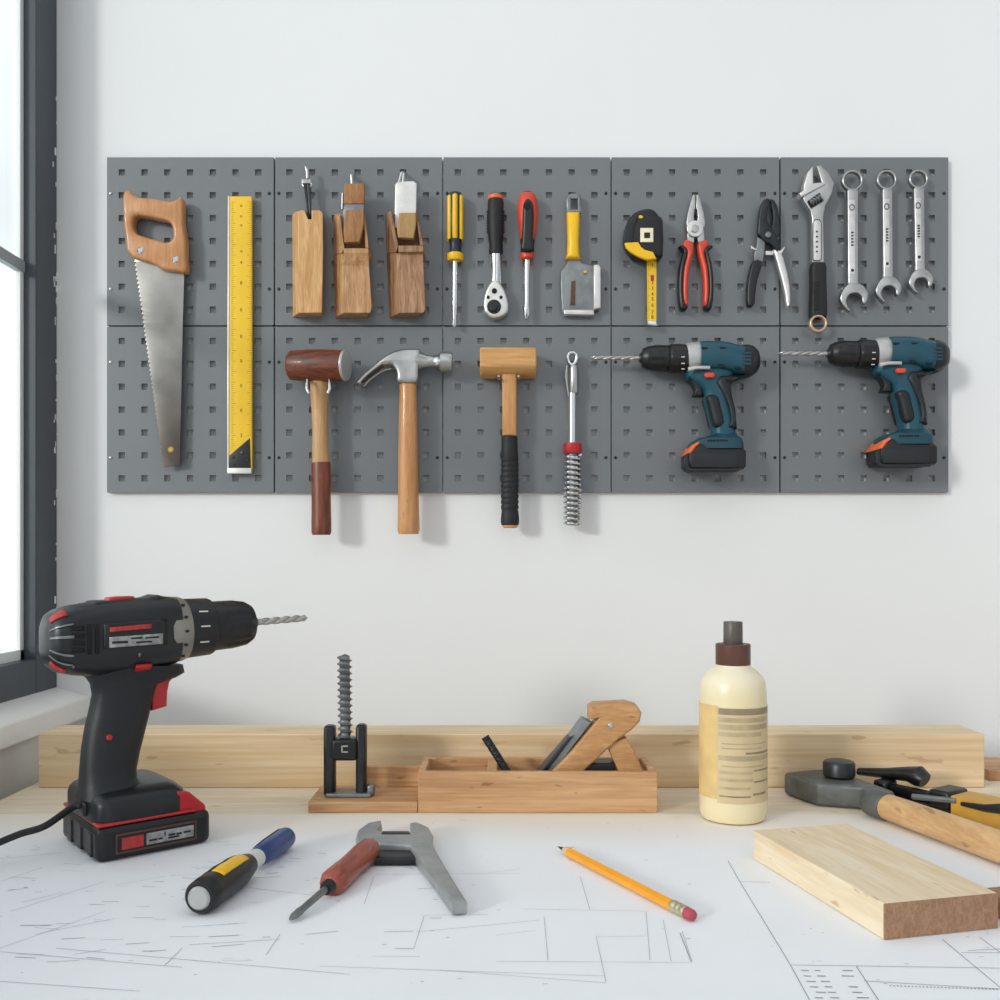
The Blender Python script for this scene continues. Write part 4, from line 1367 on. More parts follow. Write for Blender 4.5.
t.part('screw', MB().rodfun(a, b_, 320, 28, thr), M['gunmetal'])
t.part('foot_plate', MB().box((U(350, 795, CY).x, CY, zb + 0.0022), (0.046, 0.026, 0.0042)), M['gunmetal'], bevel=0.001)
t.part('wing_nut', MB().box((U(371, 790, CY).x, CY, zb + 0.006), (0.008, 0.012, 0.0118)), M['gunmetal'], bevel=0.0025)

# ------------------------------------------------------------------ wood block in the foreground
Dc, Ac, Cc = Vector((0.257, 0.6358, 0)), Vector((0.2192, 0.8102, 0)), Vector((0.3442, 0.6565, 0))
yaw = math.atan2(Cc.y - Dc.y, Cc.x - Dc.x)
ex = Vector((math.cos(yaw), math.sin(yaw), 0))
ey = Vector((-math.sin(yaw), math.cos(yaw), 0))
c = Dc + ex * 0.0448 + ey * 0.0892
t = Thing('wood_block', 'pale maple wood block with a darker end, lying on the drawing sheet', 'wood block', (c.x, c.y, PT), yaw)
t.part('block_body', MB().box((0, 0.0004, 0.0121), (0.0896, 0.1776, 0.0242)), M['block'], local=True, bevel=0.0006)
t.part('end_face', MB().box((0, -0.0889, 0.0121), (0.0892, 0.0012, 0.0238)), M['endgrain'], local=True, label='brown end grain face')
solo('wood_offcut', 'small brown wood offcut just showing beyond the pale block', 'wood offcut', MB().box((0.3795, 0.672, PT + 0.008), (0.05, 0.05, 0.016), 0.233), M['endgrain'], (0.3795, 0.672, PT), bevel=0.001)

# ------------------------------------------------------------------ pencil
a, b_ = G(558, 847, 0.0045), G(694, 917, 0.0045)
a.z = b_.z = PT + 0.0042
t = Thing('pencil', 'orange-yellow wooden pencil with a red eraser on the drawing sheet', 'pencil', a.lerp(b_, 0.5) * 1.0)
t.e.location.z = PT
t.inv = Matrix.Translation(t.e.location).inverted()
rp_ = 0.0042


def hexring(f, r, n=6):
    dd = (b_ - a).normalized()
    s = dd.cross(Vector((0, 0, 1))).normalized()
    q = s.cross(dd)
    cc = a.lerp(b_, f)
    return [cc + s * (r * math.cos(2 * PI * k / n + PI / 6)) + q * (r * math.sin(2 * PI * k / n + PI / 6)) for k in range(n)]


a.z = PT + 0.0042
t.part('shaft', MB().loft([hexring(0.10, rp_), hexring(0.875, rp_)]), M['pencil'], smooth=20)
t.part('point', MB().loft([hexring(0.055, rp_ * 0.52, 18), hexring(0.103, rp_ * 0.95, 18)]), M['pencilwood'])
t.part('lead', MB().loft([hexring(0.0, 0.0003, 12), hexring(0.057, rp_ * 0.53, 12)]), M['lead'])
fr = [(0.87, 1.0), (0.88, 1.05), (0.893, 1.05), (0.897, 0.98), (0.905, 0.98), (0.909, 1.06), (0.92, 1.06), (0.924, 0.98), (0.932, 0.98), (0.936, 1.05), (0.953, 1.05), (0.955, 1.0)]
t.part('ferrule', MB().loft([hexring(f, rp_ * r, 24) for f, r in fr]), M['ferrule'])
t.part('eraser', MB().loft([hexring(f, rp_ * r, 24) for f, r in ((0.95, 0.96), (0.985, 0.98), (0.995, 0.85), (1.0, 0.5))]), M['eraser'])

# ------------------------------------------------------------------ blue and black chisel-handled driver
a = G(199, 899, 0.0130)
b_ = G(287, 837, 0.0105)
a.z, b_.z = PT + 0.0128, PT + 0.0100
t = Thing('screwdriver', 'stout screwdriver with black and yellow grip and a blue far end', 'screwdriver', (a.x, a.y, PT))
L = (b_ - a).length
t.part('grip', MB().lathe(a, b_, [(0.0, 0.0104), (0.015, 0.0122), (0.08, 0.0128), (0.16, 0.0122), (0.22, 0.0128), (0.29, 0.0121), (0.35, 0.0124), (0.43, 0.0108), (0.50, 0.0086), (0.53, 0.006)], 26, ref=(0, 0, 1)), M['black'])
dd = (b_ - a).normalized()
t.part('end_cap', MB().lathe(a - dd * 0.0022, a + dd * 0.004, [(0, 0.0070), (0.25, 0.0084), (0.7, 0.0090), (1, 0.0090)], 26, ref=(0, 0, 1)), M['silverplastic'], label='grey end cap')
s = dd.cross(Vector((0, 0, 1))).normalized()
q = s.cross(dd)


def brad(f):
    pr = [(0.0, 0.0104), (0.015, 0.0122), (0.08, 0.0128), (0.16, 0.0122), (0.22, 0.0128), (0.29, 0.0121), (0.35, 0.0124), (0.43, 0.0108), (0.50, 0.0086), (0.58, 0.0064), (0.62, 0.0078), (0.75, 0.0092), (0.95, 0.0096), (1.0, 0.007)]
    for (a_, ra), (c_, rc) in zip(pr, pr[1:]):
        if f <= c_:
            return ra + (rc - ra) * (f - a_) / (c_ - a_)


def arcpatch(f0, f1, r0, r1, a0, a1, n=8, m_=10, lift=0.0006):
    vs, fs = [], []
    for i in range(m_ + 1):
        f = f0 + (f1 - f0) * i / m_
        r = brad(f) + lift
        for k in range(n + 1):
            th = a0 + (a1 - a0) * k / n
            vs.append(a.lerp(b_, f) + s * (r * math.cos(th)) + q * (r * math.sin(th)))
    for i in range(m_):
        for k in range(n):
            fs.append((i * (n + 1) + k, i * (n + 1) + k + 1, (i + 1) * (n + 1) + k + 1, (i + 1) * (n + 1) + k))
    return MB().add(vs, fs)


o = t.part('yellow_inlay', arcpatch(0.14, 0.42, 0.0127, 0.0106, PI * 0.28, PI * 0.54), M['yellow'], label='yellow inlay')
sd = o.modifiers.new('solid', 'SOLIDIFY')
sd.thickness = 0.001
o = t.part('grey_inlay', arcpatch(0.14, 0.42, 0.0127, 0.0106, PI * 0.62, PI * 0.80), M['charcoal'])
sd = o.modifiers.new('solid', 'SOLIDIFY')
sd.thickness = 0.001
t.part('neck', MB().lathe(a, b_, [(0.50, 0.0066), (0.515, 0.0080), (0.56, 0.0066), (0.61, 0.0074), (0.63, 0.0060)], 22, ref=(0, 0, 1)), M['white'], label='white neck ring')
t.part('sleeve', MB().lathe(a, b_, [(0.58, 0.0055), (0.615, 0.0072), (0.63, 0.0080), (0.75, 0.0092), (0.95, 0.0096), (0.985, 0.0090), (1.0, 0.0070)], 24, ref=(0, 0, 1)), M['blue'], label='blue far sleeve')
o = t.part('sleeve_inlay', arcpatch(0.66, 0.97, 0.0090, 0.0100, PI * 0.62, PI * 0.8), M['black'])
sd = o.modifiers.new('solid', 'SOLIDIFY')
sd.thickness = 0.001

# ------------------------------------------------------------------ red-handled screwdriver and the wrench beside it
a = G(290.5, 920, 0.003)
b_ = G(371, 848, 0.012)
m0 = G(329, 885, 0.010)
a.z, m0.z, b_.z = PT + 0.0028, PT + 0.0085, PT + 0.0118
t = Thing('screwdriver', 'red-brown-handled screwdriver lying on the sheet beside the open-jawed wrench', 'screwdriver', (m0.x, m0.y, PT))
L = [0, 0.03, 0.08, 0.2, 0.5, 0.8, 0.93, 1.0]
rr = [0.0055, 0.0088, 0.0106, 0.0108, 0.0098, 0.0104, 0.0100, 0.008]
t.part('handle', MB().rod([(m0.lerp(b_, f), r, r) for f, r in zip(L, rr)], 10, ref=(0, 0, 1)), M['redbrown'], smooth=50)
dd = (m0 - a).normalized()
t.part('ferrule', MB().lathe(m0 - dd * 0.006, m0 + dd * 0.003, [(0, 0.0045), (0.3, 0.0055), (1, 0.0058)], 18, ref=(0, 0, 1)), M['black'])
t.part('shaft', MB().rod([(m0, 0.0028, 0.0028), (a.lerp(m0, 0.30), 0.0025, 0.0025), (a.lerp(m0, 0.22), 0.0034, 0.0026), (a.lerp(m0, 0.10), 0.0034, 0.0022), (a.lerp(m0, 0.04), 0.0022, 0.0016), (a, 0.0014, 0.0010)], 16, ref=(0, 0, 1)), M['gunmetal'])

k10 = crop(150, 800, 2.857)
t = Thing('wrench', 'grey open-jawed wrench lying flat on the sheet with its handle toward the viewer', 'wrench', tuple(G(398, 842, 0)))
t.e.location.z = PT
t.inv = Matrix.Translation(t.e.location).inverted()
z0 = PT - TT + 0.0002
t.part('head', gplate_mb(k10([(592, 120), (588, 104), (594, 84), (622, 64), (660, 56), (663, 72), (650, 84), (668, 93), (735, 93), (752, 85), (742, 64), (762, 61), (796, 76), (809, 98), (809, 124), (740, 128), (655, 122)]), z0, z0 + 0.0115, 0.0022), M['wrenchsteel'])
t.part('jaw_pad', gplate_mb(k10([(664, 88), (740, 88), (745, 96), (660, 96)]), z0 + 0.002, z0 + 0.0122, 0.001), M['darksteel'])
t.part('handle', gplate_mb(k10([(733, 118), (806, 122), (846, 190), (890, 262), (906, 286), (864, 290), (820, 228), (775, 172)]), z0 + 0.0004, z0 + 0.0108, 0.0022), M['wrenchsteel'])
t.part('cross_bar', gplate_mb(k10([(640, 142), (770, 142), (775, 164), (640, 164)]), z0 + 0.0002, z0 + 0.007, 0.0015), M['darksteel'], label='dark cross bar')

# ------------------------------------------------------------------ heavy hammer at the right
t = Thing('sledge_hammer', 'heavy grey iron hammer with a wooden handle running off to the right', 'hammer', (0.36, 0.95, PT))
ht = [(0.309, 1.031), (0.334, 1.043), (0.3603, 1.050), (0.378, 1.012), (0.387, 0.975), (0.3935, 0.948), (0.380, 0.9385), (0.3680, 0.968), (0.345, 0.975), (0.328, 0.981), (0.318, 1.004)]
mb = flat_mesh([ht], 0.0240, 0.004, Matrix.Translation((0, 0, PT + 0.0121)))
t.part('head', mb, M['cast'])
p = G(839, 776, 0.026)
p.z = PT + 0.025
t.part('bolt_knob', MB().lathe(p, p + Vector((0, 0, 0.017)), [(0, 0.0150), (0.1, 0.0165), (0.8, 0.0165), (0.95, 0.0150), (1, 0.012)], 30, ref=(0, 1, 0)), M['darksteel'])
dd = Vector((0.3076, -0.9515, 0)).normalized()
h0 = Vector((0.378, 0.925, PT + 0.0137)) - dd * 0.026
t.part('socket', MB().rod([(h0, 0.0130, 0.0130), (h0 + dd * 0.003, 0.0150, 0.0136), (h0 + dd * 0.024, 0.0150, 0.0136), (h0 + dd * 0.026, 0.0140, 0.0130)], 26, ref=(0, 0, 1)), M['cast'])
t.part('handle', MB().rod([(h0 + dd * 0.022, 0.0130, 0.0124), (h0 + dd * 0.06, 0.0135, 0.0128), (h0 + dd * 0.14, 0.0142, 0.0134), (h0 + dd * 0.22, 0.0150, 0.0134), (h0 + dd * 0.30, 0.0150, 0.0130), (h0 + dd * 0.305, 0.012, 0.010)], 26, ref=(0, 0, 1)), M['sledgewood'])

# ------------------------------------------------------------------ black and ochre bar clamp behind it
ca, cb = G(868, 784, 0.018), G(996, 812, 0.018)
dd = (cb - ca)
dd.z = 0
dd.normalize()
yaw = math.atan2(dd.y, dd.x)
org = Vector((0.435, 0.972, TT))
t = Thing('bar_clamp', 'black bar clamp with an ochre block, behind the heavy hammer', 'clamp', org, yaw)


def lb(x, y, z, sx, sy, sz, rz=0, ry=0):
    return MB().box((x, y, z), (sx, sy, sz), R=Matrix.Rotation(rz, 3, 'Z') @ Matrix.Rotation(ry, 3, 'Y'))


t.part('bar', lb(0.02, 0.006, 0.009, 0.15, 0.012, 0.016), M['darksteel'], local=True, bevel=0.001)
t.part('rail', lb(0.02, -0.014, 0.005, 0.15, 0.007, 0.009), M['black'], local=True, bevel=0.001)
mb = MB().rod([(Vector((-0.084, 0.010, 0.022)), 0.006, 0.004), (Vector((-0.055, 0.014, 0.025)), 0.008, 0.0055), (Vector((-0.030, 0.018, 0.028)), 0.010, 0.008), (Vector((-0.018, 0.018, 0.028)), 0.012, 0.011), (Vector((-0.011, 0.018, 0.025)), 0.009, 0.008)], 18, ref=(0, 0, 1))
t.part('lever', mb, M['black'], local=True)
t.part('jaw', lb(-0.048, 0.004, 0.011, 0.016, 0.022, 0.020), M['black'], local=True, bevel=0.003)
t.part('slide', lb(0.026, -0.002, 0.018, 0.022, 0.036, 0.018), M['black'], local=True, bevel=0.003)
t.part('pin', MB().rod([(Vector((0.0, -0.022, 0.016)), 0.003, 0.003), (Vector((0.045, -0.020, 0.021)), 0.003, 0.003)], 12, ref=(0, 0, 1)), M['gunmetal'], local=True)
t.part('ochre_block', lb(0.078, -0.004, 0.0135, 0.078, 0.034, 0.023), M['yellowbox'], local=True, bevel=0.001, label='ochre block')
t.part('trigger', MB().rod([(Vector((0.052, -0.024, 0.020)), 0.002, 0.002), (Vector((0.075, -0.025, 0.021)), 0.004, 0.0035), (Vector((0.092, -0.025, 0.024)), 0.006, 0.005), (Vector((0.094, -0.025, 0.024)), 0.004, 0.004)], 14, ref=(0, 0, 1)), M['black'], local=True)

# ------------------------------------------------------------------ the big cordless drill in front
PSI = math.radians(40)
O = Vector((-0.3597, 0.8246, 0))
e_u = Vector((math.cos(PSI), math.sin(PSI), 0))
e_n = Vector((math.sin(PSI), -math.cos(PSI), 0))       # toward the viewer


def DQ(px, py, off=0.0):
    """photo point -> drill frame (along, across, up) on a plane parallel to the drill's mid plane"""
    Oo = O + e_n * off
    a = (px - CX) / F
    Y = (Oo.x * e_n.x + Oo.y * e_n.y) / (a * e_n.x + e_n.y)
    P = Vector((a * Y, Y, 0))
    return Vector(((P - O).dot(e_u), -off, EYE - (py - HOR) * Y / F - PT))


kd = lambda x, y, off=0.0: DQ(x / 3.125, 580 + y / 3.125, off)
t = Thing('cordless_drill', 'large black and red cordless drill standing on the bench', 'drill', (O.x, O.y, PT), PSI)


def dpart(name, mb, m, parent=None, label=None, **k):
    return t.part(name, mb, m, parent, label, local=True, **k)


# housing sections along the drill: (x, top, bottom in photo crop, half width)
HSEC = [(133, 150, 232, 0.010), (139, 126, 254, 0.018), (151, 106, 274, 0.0245), (174, 92, 288, 0.0285), (215, 80, 296, 0.0305), (290, 67, 300, 0.0310), (360, 60, 292, 0.0310), (440, 54, 280, 0.0308), (500, 49, 268, 0.0300), (535, 54, 258, 0.0290)]
hs = []
for x, a, b_, w in HSEC:
    pa, pb = kd(x, a), kd(x, b_)
    hs.append(((pa.x + pb.x) / 2, (pa.z + pb.z) / 2, (pa.z - pb.z) / 2, w))
hous = dpart('housing', MB().loft([sring((u, 0, zc), (0, 0, hz), (0, w, 0), 2.9, 40) for u, zc, hz, w in hs]), M['charcoal'], smooth=50)


def hsurf(u, z, lift=0.0):
    for (u0, z0, h0, w0), (u1, z1, h1, w1) in zip(hs, hs[1:]):
        if u <= u1:
            break
    f = max(0, min(1, (u - u0) / (u1 - u0)))
    zc, hz, w = z0 + (z1 - z0) * f, h0 + (h1 - h0) * f, w0 + (w1 - w0) * f
    k = min(0.999, abs((z - zc) / hz))
    return Vector((u, -(w * (1 - k ** 2.9) ** (1 / 2.9) + lift), z))


def hpatch(x0, y0, x1, y1, lift=0.0006, n=8, sk=0.0):
    """skin patch laid on the near flank of the housing; corners in photo crop units"""
    vs, fs = [], []
    for i in range(n + 1):
        for j in range(n + 1):
            x = x0 + (x1 - x0) * i / n
            y = y0 + (y1 - y0) * j / n + sk * (i / n - 0.5)
            p = kd(x, y, 0.029)
            vs.append(hsurf(p.x, p.z, lift))
    m_ = n + 1
    for i in range(n):
        for j in range(n):
            fs.append((i * m_ + j, i * m_ + j + 1, (i + 1) * m_ + j + 1, (i + 1) * m_ + j))
    return MB().add(vs, fs)


def skin(name, mbs, m, label=None, parent=None, th=0.0012):
    mb = MB()
    for q in mbs:
        mb.add(q.v, q.f)
    o = dpart(name, mb, m, parent or hous, label, smooth=50)
    s_ = o.modifiers.new('solid', 'SOLIDIFY')
    s_.thickness = th
    s_.offset = 0
    return o


lp = skin('name_plate', [hpatch(322, 128, 520, 208, 0.0004, 8, -14)], M['black'], 'dark name plate')
skin('plate_print', [hpatch(340, 142, 470, 156, 0.0012, 6, -12)], M['redlabel'], 'red lettering line')
skin('plate_badge', [hpatch(338, 172, 505, 205, 0.0012, 6, -12)], M['greysilver'], 'worn silver badge')
skin('plate_marks', [hpatch(345, 190, 395, 197, 0.0019, 3, -2), hpatch(405, 178, 440, 183, 0.0019, 3, -2), hpatch(420, 190, 470, 195, 0.0019, 3, -3), hpatch(450, 176, 492, 181, 0.0019, 3, -3)], M['black'])
skin('vent_slots', [hpatch(218, y, 262, y + 15, 0.0006, 5) for y in (143, 166, 189, 212)] + [hpatch(272, 138, 284, 232, 0.0006, 5), hpatch(296, 136, 308, 230, 0.0006, 5)], M['hole'])
skin('side_button', [hpatch(428, 266, 478, 287, 0.0022, 4, -4)], M['red'], 'red side button', th=0.003)
skin('seam_screws', [hpatch(230, 270, 237, 276, 0.0006, 2), hpatch(343, 318, 353, 323, 0.0006, 2), hpatch(432, 228, 437, 240, 0.0006, 2)], M['gunmetal'])
# red inserts and ribs running round the back
def hwrap(f0, f1, t0, t1, lift=0.0006, n=8):
    """skin patch wrapped round the rear of the housing: section range f, angle range t (0 = top, 90 = near flank)"""
    vs, fs = [], []
    for i in range(n + 1):
        f = f0 + (f1 - f0) * i / n
        k = min(int(f), len(hs) - 2)
        g = f - k
        u, zc, hz, w = (hs[k][q] + (hs[k + 1][q] - hs[k][q]) * g for q in range(4))
        for j in range(n + 1):
            th = math.radians(t0 + (t1 - t0) * j / n)
            cs, sn = math.cos(th), -math.sin(th)
            vs.append(Vector((u, (w + lift) * math.copysign(abs(sn) ** (2 / 2.9), sn), zc + (hz + lift) * math.copysign(abs(cs) ** (2 / 2.9), cs))))
    m_ = n + 1
    for i in range(n):
        for j in range(n):
            fs.append((i * m_ + j, i * m_ + j + 1, (i + 1) * m_ + j + 1, (i + 1) * m_ + j))
    return MB().add(vs, fs)


skin('rear_insert', [hwrap(1.3, 3.3, 22, 44)], M['redlabel'], 'red upper rear insert')
skin('rear_insert', [hwrap(1.3, 3.2, 138, 154)], M['red'], 'red lower rear insert')
skin('rear_ribs', [hwrap(0.8, 3.6, a, a + 3, 0.0012) for a in (66, 84, 102, 120)], M['gunmetal'])


def dplate(pts, thick, off0, bev=0.002, sm=0):
    """outline in photo crop units on the plane at off0 (near face), thickness going away"""
    lp = catmull(pts, sm) if sm else pts
    L = [kd(p[0], p[1], off0) for p in lp]
    return flat_mesh([[(p.x, p.z) for p in L]], thick, bev, Matrix.Translation((0, -off0 + thick / 2, 0)) @ RX)


dpart('top_ridge', dplate([(290, 80), (305, 68), (330, 66), (432, 62), (446, 66), (500, 47), (526, 56), (530, 90), (300, 90)], 0.034, 0.017, 0.004), M['black'], hous)
dpart('speed_switch', dplate([(338, 66), (344, 56), (375, 52), (420, 51), (428, 62), (428, 82), (338, 84)], 0.016, 0.008, 0.002), M['red'], hous, 'red speed switch')
# gear ring, collar, chuck, bit on the drill's axis
A, B = kd(520, 156), kd(962, 118)
ax = lambda x: A.lerp(B, (kd(x, 140).x - A.x) / (B.x - A.x))


def rr(h, x):
    p, q = kd(x, 100), kd(x, 100 + h)
    return (p.z - q.z) / 2


dpart('gear_ring', MB().lathe(ax(505), ax(570), [(0, rr(206, 530)), (0.15, rr(210, 540)), (0.8, rr(200, 580)), (1, rr(188, 590))], 44), M['olive'], label='worn silver gear ring')
mb = MB()
for k in range(5):
    th = -PI / 2 + (k - 2) * 0.42
    u = ax(545)
    r_ = rr(207, 545) + 0.0004
    mb.box((u.x, r_ * math.sin(th) * 1.0, u.z + r_ * math.cos(th) * 0) if False else (u.x, -r_ * math.cos((k - 2) * 0.42), u.z - r_ * math.sin((k - 2) * 0.42)), (0.003, 0.001, 0.0022))
dpart('gear_marks', mb, M['black'])


def collar(f, th):
    r = rr(186, 600) * (1 - f) + rr(176, 670) * f
    if f < 0.06 or f > 0.94:
        r *= 0.97
    return r


dpart('torque_collar', MB().rodfun(ax(562), ax(652), 30, 48, collar), M['black'])
mb = MB()
for th in (-0.62, -0.10, 0.44):
    u = ax(606)
    r_ = rr(181, 628)
    R3 = Matrix.Rotation(-th, 3, 'X')
    mb.box((u.x, -r_ * math.cos(th), u.z - r_ * math.sin(th)), (0.0085, 0.0012, 0.0012), R=Matrix.Rotation(th, 3, 'X'))
dpart('torque_marks', mb, M['white'], label='pale torque marks')


def chuck2(f, th):
    pr = [(0, 146), (0.04, 152), (0.5, 150), (0.75, 138), (0.9, 112), (0.93, 62), (1, 46)]
    for (a, ra), (b_, rb) in zip(pr, pr[1:]):
        if f <= b_:
            r = ra + (rb - ra) * (f - a) / (b_ - a)
            break
    r = rr(r, 735)
    if 0.25 < f < 0.8 and math.sin(th * 10) > 0.5:
        r -= 0.0011
    return r


dpart('chuck', MB().rodfun(ax(650), ax(795), 44, 60, chuck2), M['black'])
dpart('chuck_nose', MB().lathe(ax(788), ax(803), [(0, rr(44, 800)), (0.6, rr(40, 800)), (1, rr(26, 800))], 24), M['gunmetal'])
dpart('drill_bit', twist_bit(ax(797), B, 0.0036, 2.6), M['steel'])
# grip: sections from the top of the handle to the battery foot
GSEC = [(262, 262, 225, 566, 0.0240), (288, 286, 240, 572, 0.0215), (306, 302, 270, 545, 0.0195), (325, 322, 284, 486, 0.0185), (360, 360, 290, 474, 0.0180), (415, 415, 279, 462, 0.0180),
        (470, 470, 266, 448, 0.0182), (530, 528, 257, 433, 0.0185), (590, 586, 252, 421, 0.0195), (625, 612, 250, 423, 0.0205), (648, 626, 248, 432, 0.0230), (668, 638, 243, 452, 0.0270), (684, 648, 240, 480, 0.030)]
rings = []
for ya, yb_, a, b_, w in GSEC:
    p, q = kd(a, ya), kd(b_, yb_)
    rings.append(sring(((p.x + q.x) / 2, 0, (p.z + q.z) / 2), ((q.x - p.x) / 2, 0, (q.z - p.z) / 2), (0, w, 0), 2.5, 40))
grip = dpart('grip', MB().loft(rings), M['charcoal2'], smooth=60)
dpart('grip_button', MB().lathe(kd(340, 491, 0.0165), kd(340, 491, 0.0165) + Vector((0, -0.003, 0)), [(0, 0.0026), (0.8, 0.0026), (1, 0.002)], 18, ref=(0, 0, 1)), M['red'], grip, 'small red button')
dpart('trigger', dplate([(474, 318), (484, 300), (505, 294), (560, 292), (545, 304), (532, 320), (526, 350), (524, 396), (476, 410)], 0.017, 0.0085, 0.003), M['red'], label='red trigger')
# foot and battery
UB0, UB1, WB = DQ(102, 864, 0.040).x, DQ(207, 846, 0.040).x, 0.040
WF, UB0, UB1 = 0.063, UB0 - 0.004, UB1 + 0.004          # the battery reaches further on the far side
rings = []
for z, a, b_, d in ((0.0315, UB0 + 0.000, UB1 - 0.018, 0.002), (0.0450, UB0 + 0.000, UB1 - 0.018, 0.002), (0.0495, UB0 + 0.001, UB1 - 0.019, 0.004), (0.0535, UB0 + 0.004, UB1 - 0.023, 0.009), (0.0565, UB0 + 0.010, UB1 - 0.029, 0.018)):
    rings.append(sring(((a + b_) / 2, (WF - WB) / 2, z), ((b_ - a) / 2, 0, 0), (0, (WF + WB) / 2 - d, 0), 6.0, 52))
dpart('foot', MB().loft(rings), M['charcoal'], smooth=50)
bz0 = 0.0
bat = dpart('battery', MB().box(((UB0 + UB1) / 2, (WF - WB) / 2, 0.0150), (UB1 - UB0, WB + WF, 0.0296)), M['black'], bevel=0.006, bseg=3)
dpart('red_band', MB().box(((UB0 + UB1) / 2 - 0.006, (WF - WB) / 2, 0.0308), (UB1 - UB0 - 0.014, WB + WF - 0.003, 0.0026)), M['red'], bat, 'thin red band', bevel=0.001)
vs = [(UB1 - 0.020, 0.0272), (UB1 - 0.003, 0.0272), (UB1 - 0.003, 0.033), (UB1 - 0.018, 0.047), (UB1 - 0.030, 0.050), (UB1 - 0.030, 0.0272)]
mb = MB().loft([[Vector((u, y, z)) for u, z in vs] for y in (-WB + 0.004, WF - 0.004)])
dpart('release_wedge', mb, M['red'], bat, 'red release wedge', bevel=0.002)
yb = -WB - 0.0006


def bquad(u0, u1, z0, z1, y):
    return MB().box(((u0 + u1) / 2, y, (z0 + z1) / 2), (u1 - u0, 0.0012, z1 - z0))


Ln = UB1 - UB0
dpart('label_frame', bquad(UB0 + 0.15 * Ln, UB0 + 0.86 * Ln, 0.0055, 0.0225, yb + 0.0004), M['brown'], bat)
dpart('label_field', bquad(UB0 + 0.165 * Ln, UB0 + 0.845 * Ln, 0.0072, 0.0208, yb), M['black'], bat)
dpart('label_red', bquad(UB0 + 0.20 * Ln, UB0 + 0.385 * Ln, 0.0088, 0.0188, yb - 0.0003), M['redlabel'], bat, 'red label patch')
dpart('label_silver', bquad(UB0 + 0.41 * Ln, UB0 + 0.83 * Ln, 0.0092, 0.0190, yb - 0.0003), M['greysilver'], bat, 'worn silver label patch')
mb = MB()
for u0, u1, z in ((0.43, 0.50, 0.0125), (0.51, 0.55, 0.0125), (0.565, 0.575, 0.0150), (0.60, 0.66, 0.0142), (0.67, 0.72, 0.0140), (0.74, 0.80, 0.0142), (0.60, 0.70, 0.0118)):
    q = bquad(UB0 + u0 * Ln, UB0 + u1 * Ln, z - 0.0008, z + (0.0008 if u0 != 0.565 else 0.003), yb - 0.0007)
    mb.add(q.v, q.f)
dpart('label_marks', mb, M['ink'], bat)
mb = MB()
for k in range(3):
    y = -0.022 + k * 0.028
    mb.box((UB0 + 0.0008, y, 0.013), (0.004, 0.010, 0.020))
dpart('battery_ribs', mb, M['charcoal'], bat, bevel=0.001)
# cord out of the rear of the foot, trailing off to the left
R4 = Matrix.Translation((O.x, O.y, PT)) @ Matrix.Rotation(PSI, 4, 'Z')
c0 = Vector((UB0 + 0.002, -0.006, 0.041))
iv = R4.inverted()
w1 = R4 @ c0
wp = [w1, w1 + Vector((-0.012, 0.002, 0.0)), U(45, 826, 0.800), U(20, 834, 0.795), U(-6, 845, 0.785), U(-30, 858, 0.775)]
pts = [Vector(p) for p in wp]
sm_ = []
for i in range(len(pts) - 1):
    p0, p1, p2, p3 = pts[max(0, i - 1)], pts[i], pts[i + 1], pts[min(len(pts) - 1, i + 2)]
    for k in range(8):
        f = k / 8
        sm_.append(0.5 * ((2 * p1) + (p2 - p0) * f + (2 * p0 - 5 * p1 + 4 * p2 - p3) * f * f + (3 * p1 - p0 - 3 * p2 + p3) * f ** 3))
sm_.append(pts[-1])
for p in sm_:
    p.z = max(p.z, PT + 0.0034)
t.part('power_cord', MB().rod([(p, 0.0030, 0.0030) for p in sm_], 12, ref=(0, 0, 1)), M['rubber'])
dpart('cord_socket', MB().box((UB0 + 0.002, -0.006, 0.041), (0.010, 0.014, 0.013)), M['black'], bevel=0.002)

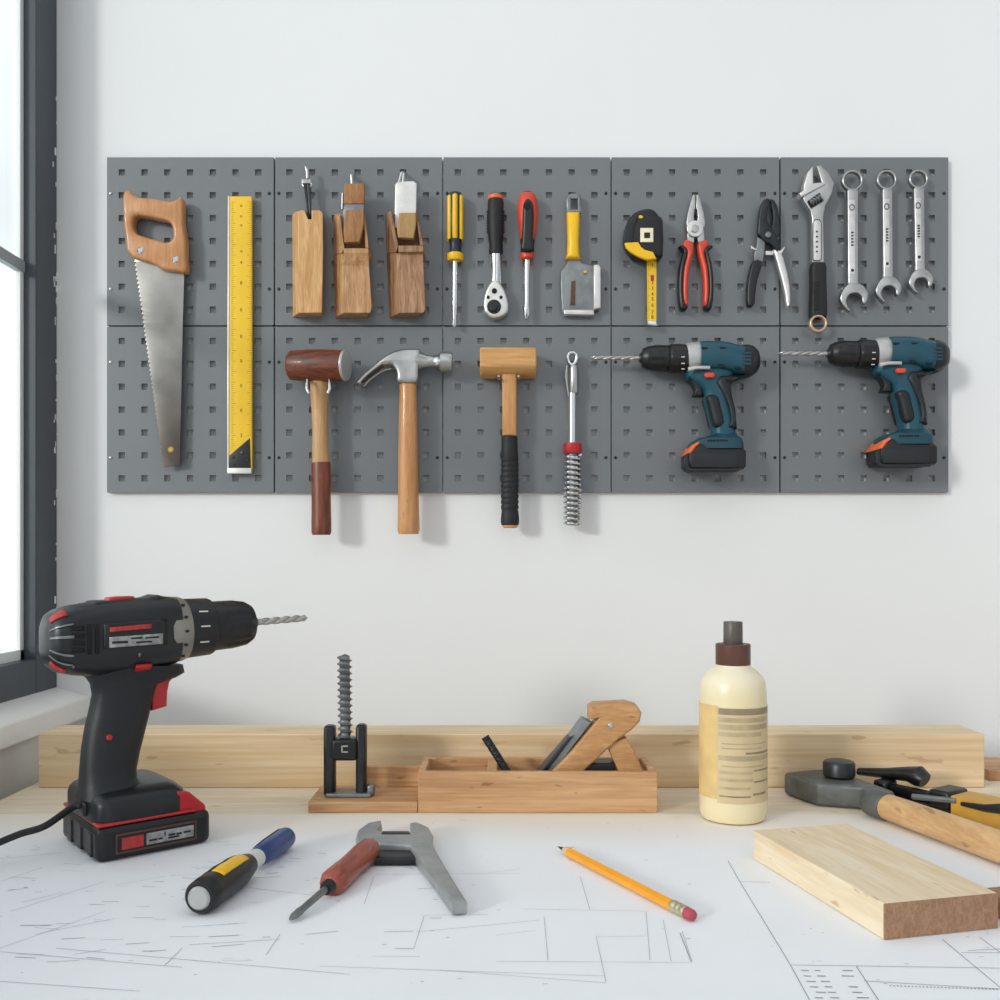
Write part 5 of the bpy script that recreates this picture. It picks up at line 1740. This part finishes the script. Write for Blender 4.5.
# ------------------------------------------------------------------ daylight
w = bpy.data.worlds.new('daylight')
SC.world = w
w.use_nodes = True
nt = w.node_tree
bg = nt.nodes['Background']
tc = nt.nodes.new('ShaderNodeTexCoord')
sp = nt.nodes.new('ShaderNodeSeparateXYZ')
nt.links.new(tc.outputs['Generated'], sp.inputs[0])
mr = nt.nodes.new('ShaderNodeMapRange')
mr.inputs['From Min'].default_value = -1
mr.interpolation_type = 'SMOOTHSTEP'
mr.inputs['From Max'].default_value = 0.8
mr.inputs['To Min'].default_value = 1.5
mr.inputs['To Max'].default_value = 0.60
nt.links.new(sp.outputs['X'], mr.inputs['Value'])
mz = nt.nodes.new('ShaderNodeMapRange')
mz.inputs['From Min'].default_value = -0.6
mz.inputs['From Max'].default_value = 0.6
mz.inputs['To Min'].default_value = 0.85
mz.inputs['To Max'].default_value = 0.95
nt.links.new(sp.outputs['Z'], mz.inputs['Value'])
mu = nt.nodes.new('ShaderNodeMath')
mu.operation = 'MULTIPLY'
nt.links.new(mr.outputs[0], mu.inputs[0])
nt.links.new(mz.outputs[0], mu.inputs[1])
nz = nt.nodes.new('ShaderNodeTexNoise')  # light and dark sky patches added for contrast in metal reflections
nz.inputs['Scale'].default_value = 2.6
nz.inputs['Detail'].default_value = 1
nt.links.new(tc.outputs['Generated'], nz.inputs['Vector'])
nr = nt.nodes.new('ShaderNodeMapRange')
nr.inputs['From Min'].default_value = 0.36
nr.inputs['From Max'].default_value = 0.64
nr.inputs['To Min'].default_value = 0.45
nr.inputs['To Max'].default_value = 1.55
nt.links.new(nz.outputs['Fac'], nr.inputs['Value'])
mu2 = nt.nodes.new('ShaderNodeMath')
mu2.operation = 'MULTIPLY'
nt.links.new(mu.outputs[0], mu2.inputs[0])
nt.links.new(nr.outputs[0], mu2.inputs[1])
bg.inputs['Color'].default_value = (0.92, 0.965, 1.0, 1)
nt.links.new(mu2.outputs[0], bg.inputs['Strength'])

sun = bpy.data.lights.new('soft_sun', 'SUN')
sun.energy = 1.45
sun.angle = math.radians(9)
sun.color = (1.0, 0.98, 0.95)
so = bpy.data.objects.new('soft_sun', sun)
COL.objects.link(so)
so.location = (-2, -1, 3)
so.rotation_euler = Vector((1.0, 1.0, -0.36)).to_track_quat('-Z', 'Y').to_euler()

# ------------------------------------------------------------------ camera
cam = bpy.data.cameras.new('camera')
cam.sensor_width = 36
cam.lens = F / 1000 * 36
cam.shift_y = (HOR - 500) / 1000
cam.clip_start = 0.02
co = bpy.data.objects.new('camera', cam)
COL.objects.link(co)
co.location = (0, 0, EYE)
co.rotation_euler = (PI / 2, 0, 0)
SC.camera = co
SC.view_settings.view_transform = 'Standard'
SC.view_settings.look = 'None'
SC.view_settings.gamma = 1
SC.view_settings.exposure = 0.05
